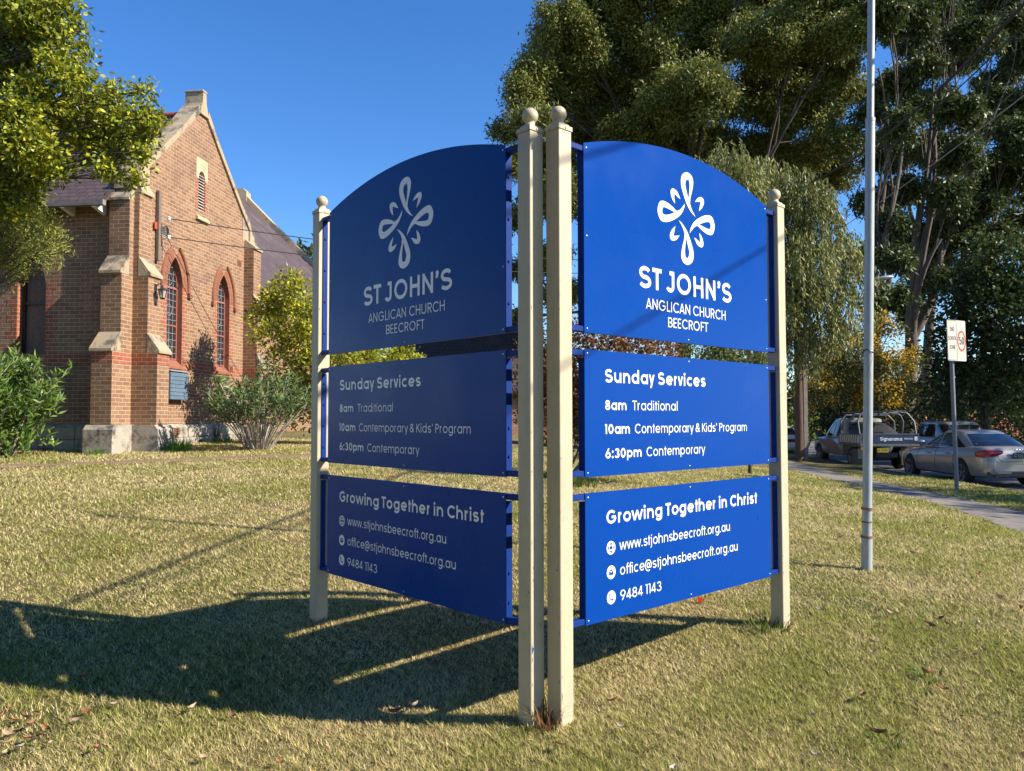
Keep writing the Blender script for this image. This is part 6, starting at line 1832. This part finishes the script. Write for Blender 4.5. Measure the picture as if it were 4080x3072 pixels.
# --- russet hedge shrub behind the signs, and a green one next to it
H1 = [(1180, 770, 60), (1240, 760, 62), (1300, 760, 62), (1360, 770, 62), (1420, 775, 58), (1210, 850, 66), (1290, 860, 66), (1370, 860, 62), (1440, 850, 52), (1225, 930, 60), (1300, 945, 56), (1380, 950, 52), (1170, 900, 50), (1450, 930, 44), (1160, 840, 50)]
hb = dblobs(H1, 13.6, .55, 2)
tree('deciduous_shrub', 'big russet autumn shrub seen between the sign panels', V(.95, 13.6, gz(.95, 13.6) - .1), V(1.0, 13.6, 1.6), hb, .05, BARK_G,
     lv_dense(620, .060, .022, [(.23, .10, .045), (.14, .065, .035), (.30, .15, .05), (.10, .06, .035), (.20, .17, .05)], [3, 3, 1.4, 2, .8], 9, .07, LM_S, .3, .5, .8, (.6, 1.05)), cat='shrub', nmain=9, twigs=12, seed=51, fork=.05, minr=.004)
H2 = [(1500, 790, 56), (1560, 800, 58), (1620, 815, 56), (1530, 870, 56), (1600, 880, 56), (1660, 860, 40), (1650, 800, 36)]
tree('green_shrub', 'green leafy shrub behind the lower right of the sunlit sign', V(5.6, 19, gz(5.6, 19) - .1), V(5.6, 19, 1.6), dblobs(H2, 19, .7, 2), .05, BARK_D, lv_dense(300, .085, .024, [(.10, .13, .03), (.065, .09, .022), (.16, .17, .05)], None, 10, .1, LM_E), cat='shrub', nmain=5, twigs=5, seed=52, fork=.1, minr=.005)
p = on_ground(2290, 1935); blades('grass_tuft', MAT['blade'], p.x, p.y, 150, .34, .12, .34, .008, [(.13, .22, .04), (.09, .16, .03), (.2, .24, .06)], (.3, 1.0), 'long green grass clump under the russet shrub, beside the middle posts')

# --- yellow-green shrub against the church
Y1 = [(600, 640, 30), (625, 610, 26), (650, 640, 34), (575, 670, 32), (615, 690, 44), (660, 690, 44), (590, 730, 36), (640, 750, 48), (690, 720, 46), (560, 690, 22), (620, 800, 40), (670, 800, 46), (720, 770, 46), (650, 850, 40), (700, 840, 46), (770, 790, 50), (820, 800, 50), (870, 790, 44), (890, 820, 36), (740, 850, 46), (655, 900, 34)]
YG = [(.46, .42, .025), (.31, .33, .026), (.18, .23, .026), (.58, .49, .035), (.09, .13, .02)]
tree('golden_shrub', 'tall yellow-green shrub at the right-hand end of the church gable', V(-4.2, 19.6, gz(-4.2, 19.6) - .1), V(-4.2, 19.6, 3.4), dblobs(Y1, 19.5, .65, 3), .07, BARK_G, lv_dense(360, .11, .026, YG, [2.5, 3, 2.5, 1, 1], 9, .085, LM_G, .05, .8, .6), cat='shrub', nmain=8, twigs=5, seed=61, fork=.1, minr=.006)

# --- many-stemmed oleander in front of the gable
def oleander(name, label, cx, cy, n, spread, hgt, cols, wts, leafL, bare=.45, seed=1):
    rnd = random.Random(seed); z0 = gz(cx, cy)
    root = empty(name, (cx, cy, z0), label, 'shrub')
    mb = MB(); C_, D_, N_ = [], [], []
    for i in range(n):
        a = rnd.uniform(0, 6.28); q = math.sqrt(rnd.random()); b = V(cx + .22 * q * math.cos(a), cy + .22 * q * math.sin(a), z0 - .05)
        h = hgt * rnd.uniform(.6, 1.0) * (1 - .25 * q); e = V(cx + spread * q * math.cos(a), cy + spread * q * math.sin(a), z0 + h)
        pts = bez(b, (b + e) / 2 + V(rnd.uniform(-.1, .1), rnd.uniform(-.1, .1), .12 * h), e, 7)
        mb.tube(pts, [.014 * (1 - .6 * j / 7) for j in range(8)], 5)
        tips = [(pts[-1], (pts[-1] - pts[-2]).normalized())]
        for _ in range(3):
            j = rnd.randint(3, 6); s = pts[j]; e2 = s + ((pts[j + 1] - pts[j]).normalized() + V(rnd.gauss(0, .5), rnd.gauss(0, .5), rnd.gauss(.2, .3))) * rnd.uniform(.15, .4) * hgt * .5
            mb.tube([s, (s + e2) / 2, e2], [.008, .006, .004], 4); tips.append((e2, (e2 - s).normalized()))
        for t, dr in tips:
            for k in range(int(42 if bare < 0 else 15)):
                back = rnd.random() ** 1.5 * (1 - bare) * hgt * .45
                C_.append(t - dr * back); 
                D_.append(dr * .5 + V(rnd.gauss(0, .6), rnd.gauss(0, .6), rnd.gauss(.1, .5)))
    mb.build('stem', BARK_P, root, smooth=True)
    n = len(C_)
    leaf_cloud('foliage', root, np.array(C_), np.array(D_), leafL * RNG.uniform(.7, 1.25, n), leafL * .11 * RNG.uniform(.8, 1.2, n), shade(n, cols, wts), LM_G, .3)
oleander('oleander_shrub', 'many-stemmed oleander with pale bare stems in front of the arched windows', -5.45, 17.3, 74, 1.15, 1.9, [(.13, .20, .06), (.08, .125, .04), (.20, .27, .085)], [3, 2, 1.4], .15, .72, 3)
oleander('oleander_shrub', 'bright green leafy oleander at the left edge beside the boarded window', -9.95, 15.6, 60, 1.05, 2.15, [(.15, .24, .04), (.09, .16, .03), (.24, .32, .07), (.06, .11, .025)], [3, 3, 1.5, 1.4], .185, -.25, 5)

# --- broadleaf tree hanging in from the top left, and the finer tree below it
T1 = [(-60, -20, 90), (20, 10, 70), (90, 20, 56), (130, 10, 34), (0, 100, 80), (80, 95, 60), (150, 80, 26), (40, 170, 80), (120, 165, 56), (175, 180, 40), (10, 250, 80), (90, 245, 66), (165, 240, 52), (225, 230, 44), (255, 205, 24), (265, 260, 40), (300, 200, 18), (305, 265, 30), (300, 300, 26), (240, 300, 46), (170, 310, 40), (80, 320, 60), (0, 340, 70), (260, 345, 34), (300, 335, 20), (230, 370, 28), (205, 335, 36), (40, 400, 50), (110, 380, 32), (285, 385, 15), (-70, 150, 90), (-90, 300, 100), (115, 120, 40), (60, 50, 60), (330, 255, 12), (315, 290, 16), (180, 110, 12), (165, 60, 20), (-20, 440, 50), (20, 300, 60), (60, 380, 44), (15, 430, 50), (-40, 360, 70), (130, 350, 36)]
def lv_broad(root, blobs):
    P_, O_ = blob_sprays(clumpify(blobs, 6, .42, .78, .9), 470, (.45, 1.12), .9)
    c, d = spray_leaves(P_, O_, 11, .085, .7, .35, .65); n = len(c)
    tone = np.repeat(RNG.uniform(.7, 1.3, len(P_)), 11)[:, None]
    leaf_cloud('crown', root, c, d, RNG.uniform(.068, .118, n), RNG.uniform(.017, .029, n), shade(n, [(.31, .33, .024), (.20, .235, .022), (.45, .42, .03), (.10, .135, .018)], [3, 3, 1.8, 1.8]) * tone, LM_G, .3)
tree('broadleaf_tree', 'glossy broadleaf tree hanging in from the top left in front of the church roof', V(-13.0, 13.2, gz(-13.0, 13.2) - .1), V(-12.0, 13.1, 6.4), dblobs(T1, 12.8, .75, 7), .15, BARK_D, lv_broad, nmain=10, twigs=7, seed=71, fork=.55, minr=.006, bend=.12)
T2 = [(-20, 480, 60), (30, 470, 46), (75, 490, 34), (20, 530, 46), (75, 535, 30), (110, 540, 24), (145, 530, 12), (125, 510, 14), (-10, 570, 46), (40, 575, 26), (95, 575, 12), (110, 490, 16), (-60, 540, 70), (120, 470, 10), (55, 440, 34)]
def lv_fine(root, blobs):
    P_, O_ = blob_sprays(blobs, 900, (.4, 1.1), 1.0)
    c, d = spray_leaves(P_, O_, 14, .06, .9, -.1, .55); n = len(c)
    tone = np.repeat(RNG.uniform(.75, 1.25, len(P_)), 14)[:, None]
    leaf_cloud('crown', root, c, d, RNG.uniform(.05, .09, n), RNG.uniform(.006, .010, n), shade(n, [(.31, .33, .065), (.21, .24, .05), (.42, .42, .085), (.12, .15, .035)], [3, 3, 1.2, 1.6]) * tone, LM_S)
tree('bottlebrush_tree', 'fine-leaved bottlebrush in front of the boarded church window', V(-11.8, 14.2, gz(-11.8, 14.2) - .1), V(-11.0, 14.2, 3.6), dblobs(T2, 14.2, .45, 9), .09, BARK_D, lv_fine, nmain=6, twigs=5, seed=81, fork=.4, minr=.005)

# --- street trees off to the right, which shade the road and the footpath
for k, (x, y, h, r) in enumerate(((24.5, -1.5, 10.5, 3.4), (25.5, 6.5, 12.5, 3.8), (24.8, 13.5, 11.0, 3.6), (27.5, 21.5, 13.5, 4.2), (29.5, 29.5, 13, 4.0))):
    rnd = random.Random(k + 90)
    bl = [(V(x + rnd.gauss(0, r * .5), y + rnd.gauss(0, r * .5), h * .72 + rnd.gauss(0, h * .13)), r * rnd.uniform(.28, .42)) for _ in range(13)]
    tree('street_tree', ('leafy street tree across the road, nearest the camera of its row', 'leafy street tree across the road, second from the camera', 'leafy street tree across the road, third from the camera', 'leafy street tree across the road, fourth from the camera', 'leafy street tree across the road, farthest of its row')[k],
         V(x, y, gz(x, y) - .2), V(x, y, h * .7), bl, .22, BARK_G, lv_dense(26, .24, .075, DK, [3, 3, 2, .8], 12, .2, LM_S), nmain=6, twigs=3, seed=k + 5, fork=.35, group='street trees across the road')

# --- trees behind the photographer, whose dark crowns the shaded sign faces
for k, (x, y, h, r) in enumerate(((-9.5, -4.5, 11, 3.8), (-4.5, -9.0, 12, 4.0), (-13.5, 1.0, 10, 3.4), (1.5, -12.5, 12, 4.0), (-15, -8, 13, 4.4))):
    rnd = random.Random(k + 190)
    bl = [(V(x + rnd.gauss(0, r * .5), y + rnd.gauss(0, r * .5), h * .58 + rnd.gauss(0, h * .2)), r * rnd.uniform(.34, .5)) for _ in range(15)]
    tree('garden_tree', ('dense garden tree left of the photographer, nearest the sign', 'dense garden tree behind the photographer, left of the middle', 'dense garden tree far out to the left of the lawn', 'dense garden tree straight behind the photographer', 'dense garden tree farthest behind to the left')[k],
         V(x, y, gz(x, y) - .2), V(x, y, h * .6), bl, .24, BARK_D, lv_dense(24, .26, .085, DK, [3, 3, 2, .5], 12, .22, LM_S), nmain=6, twigs=2, seed=k + 25, fork=.25, group='garden trees behind the photographer')
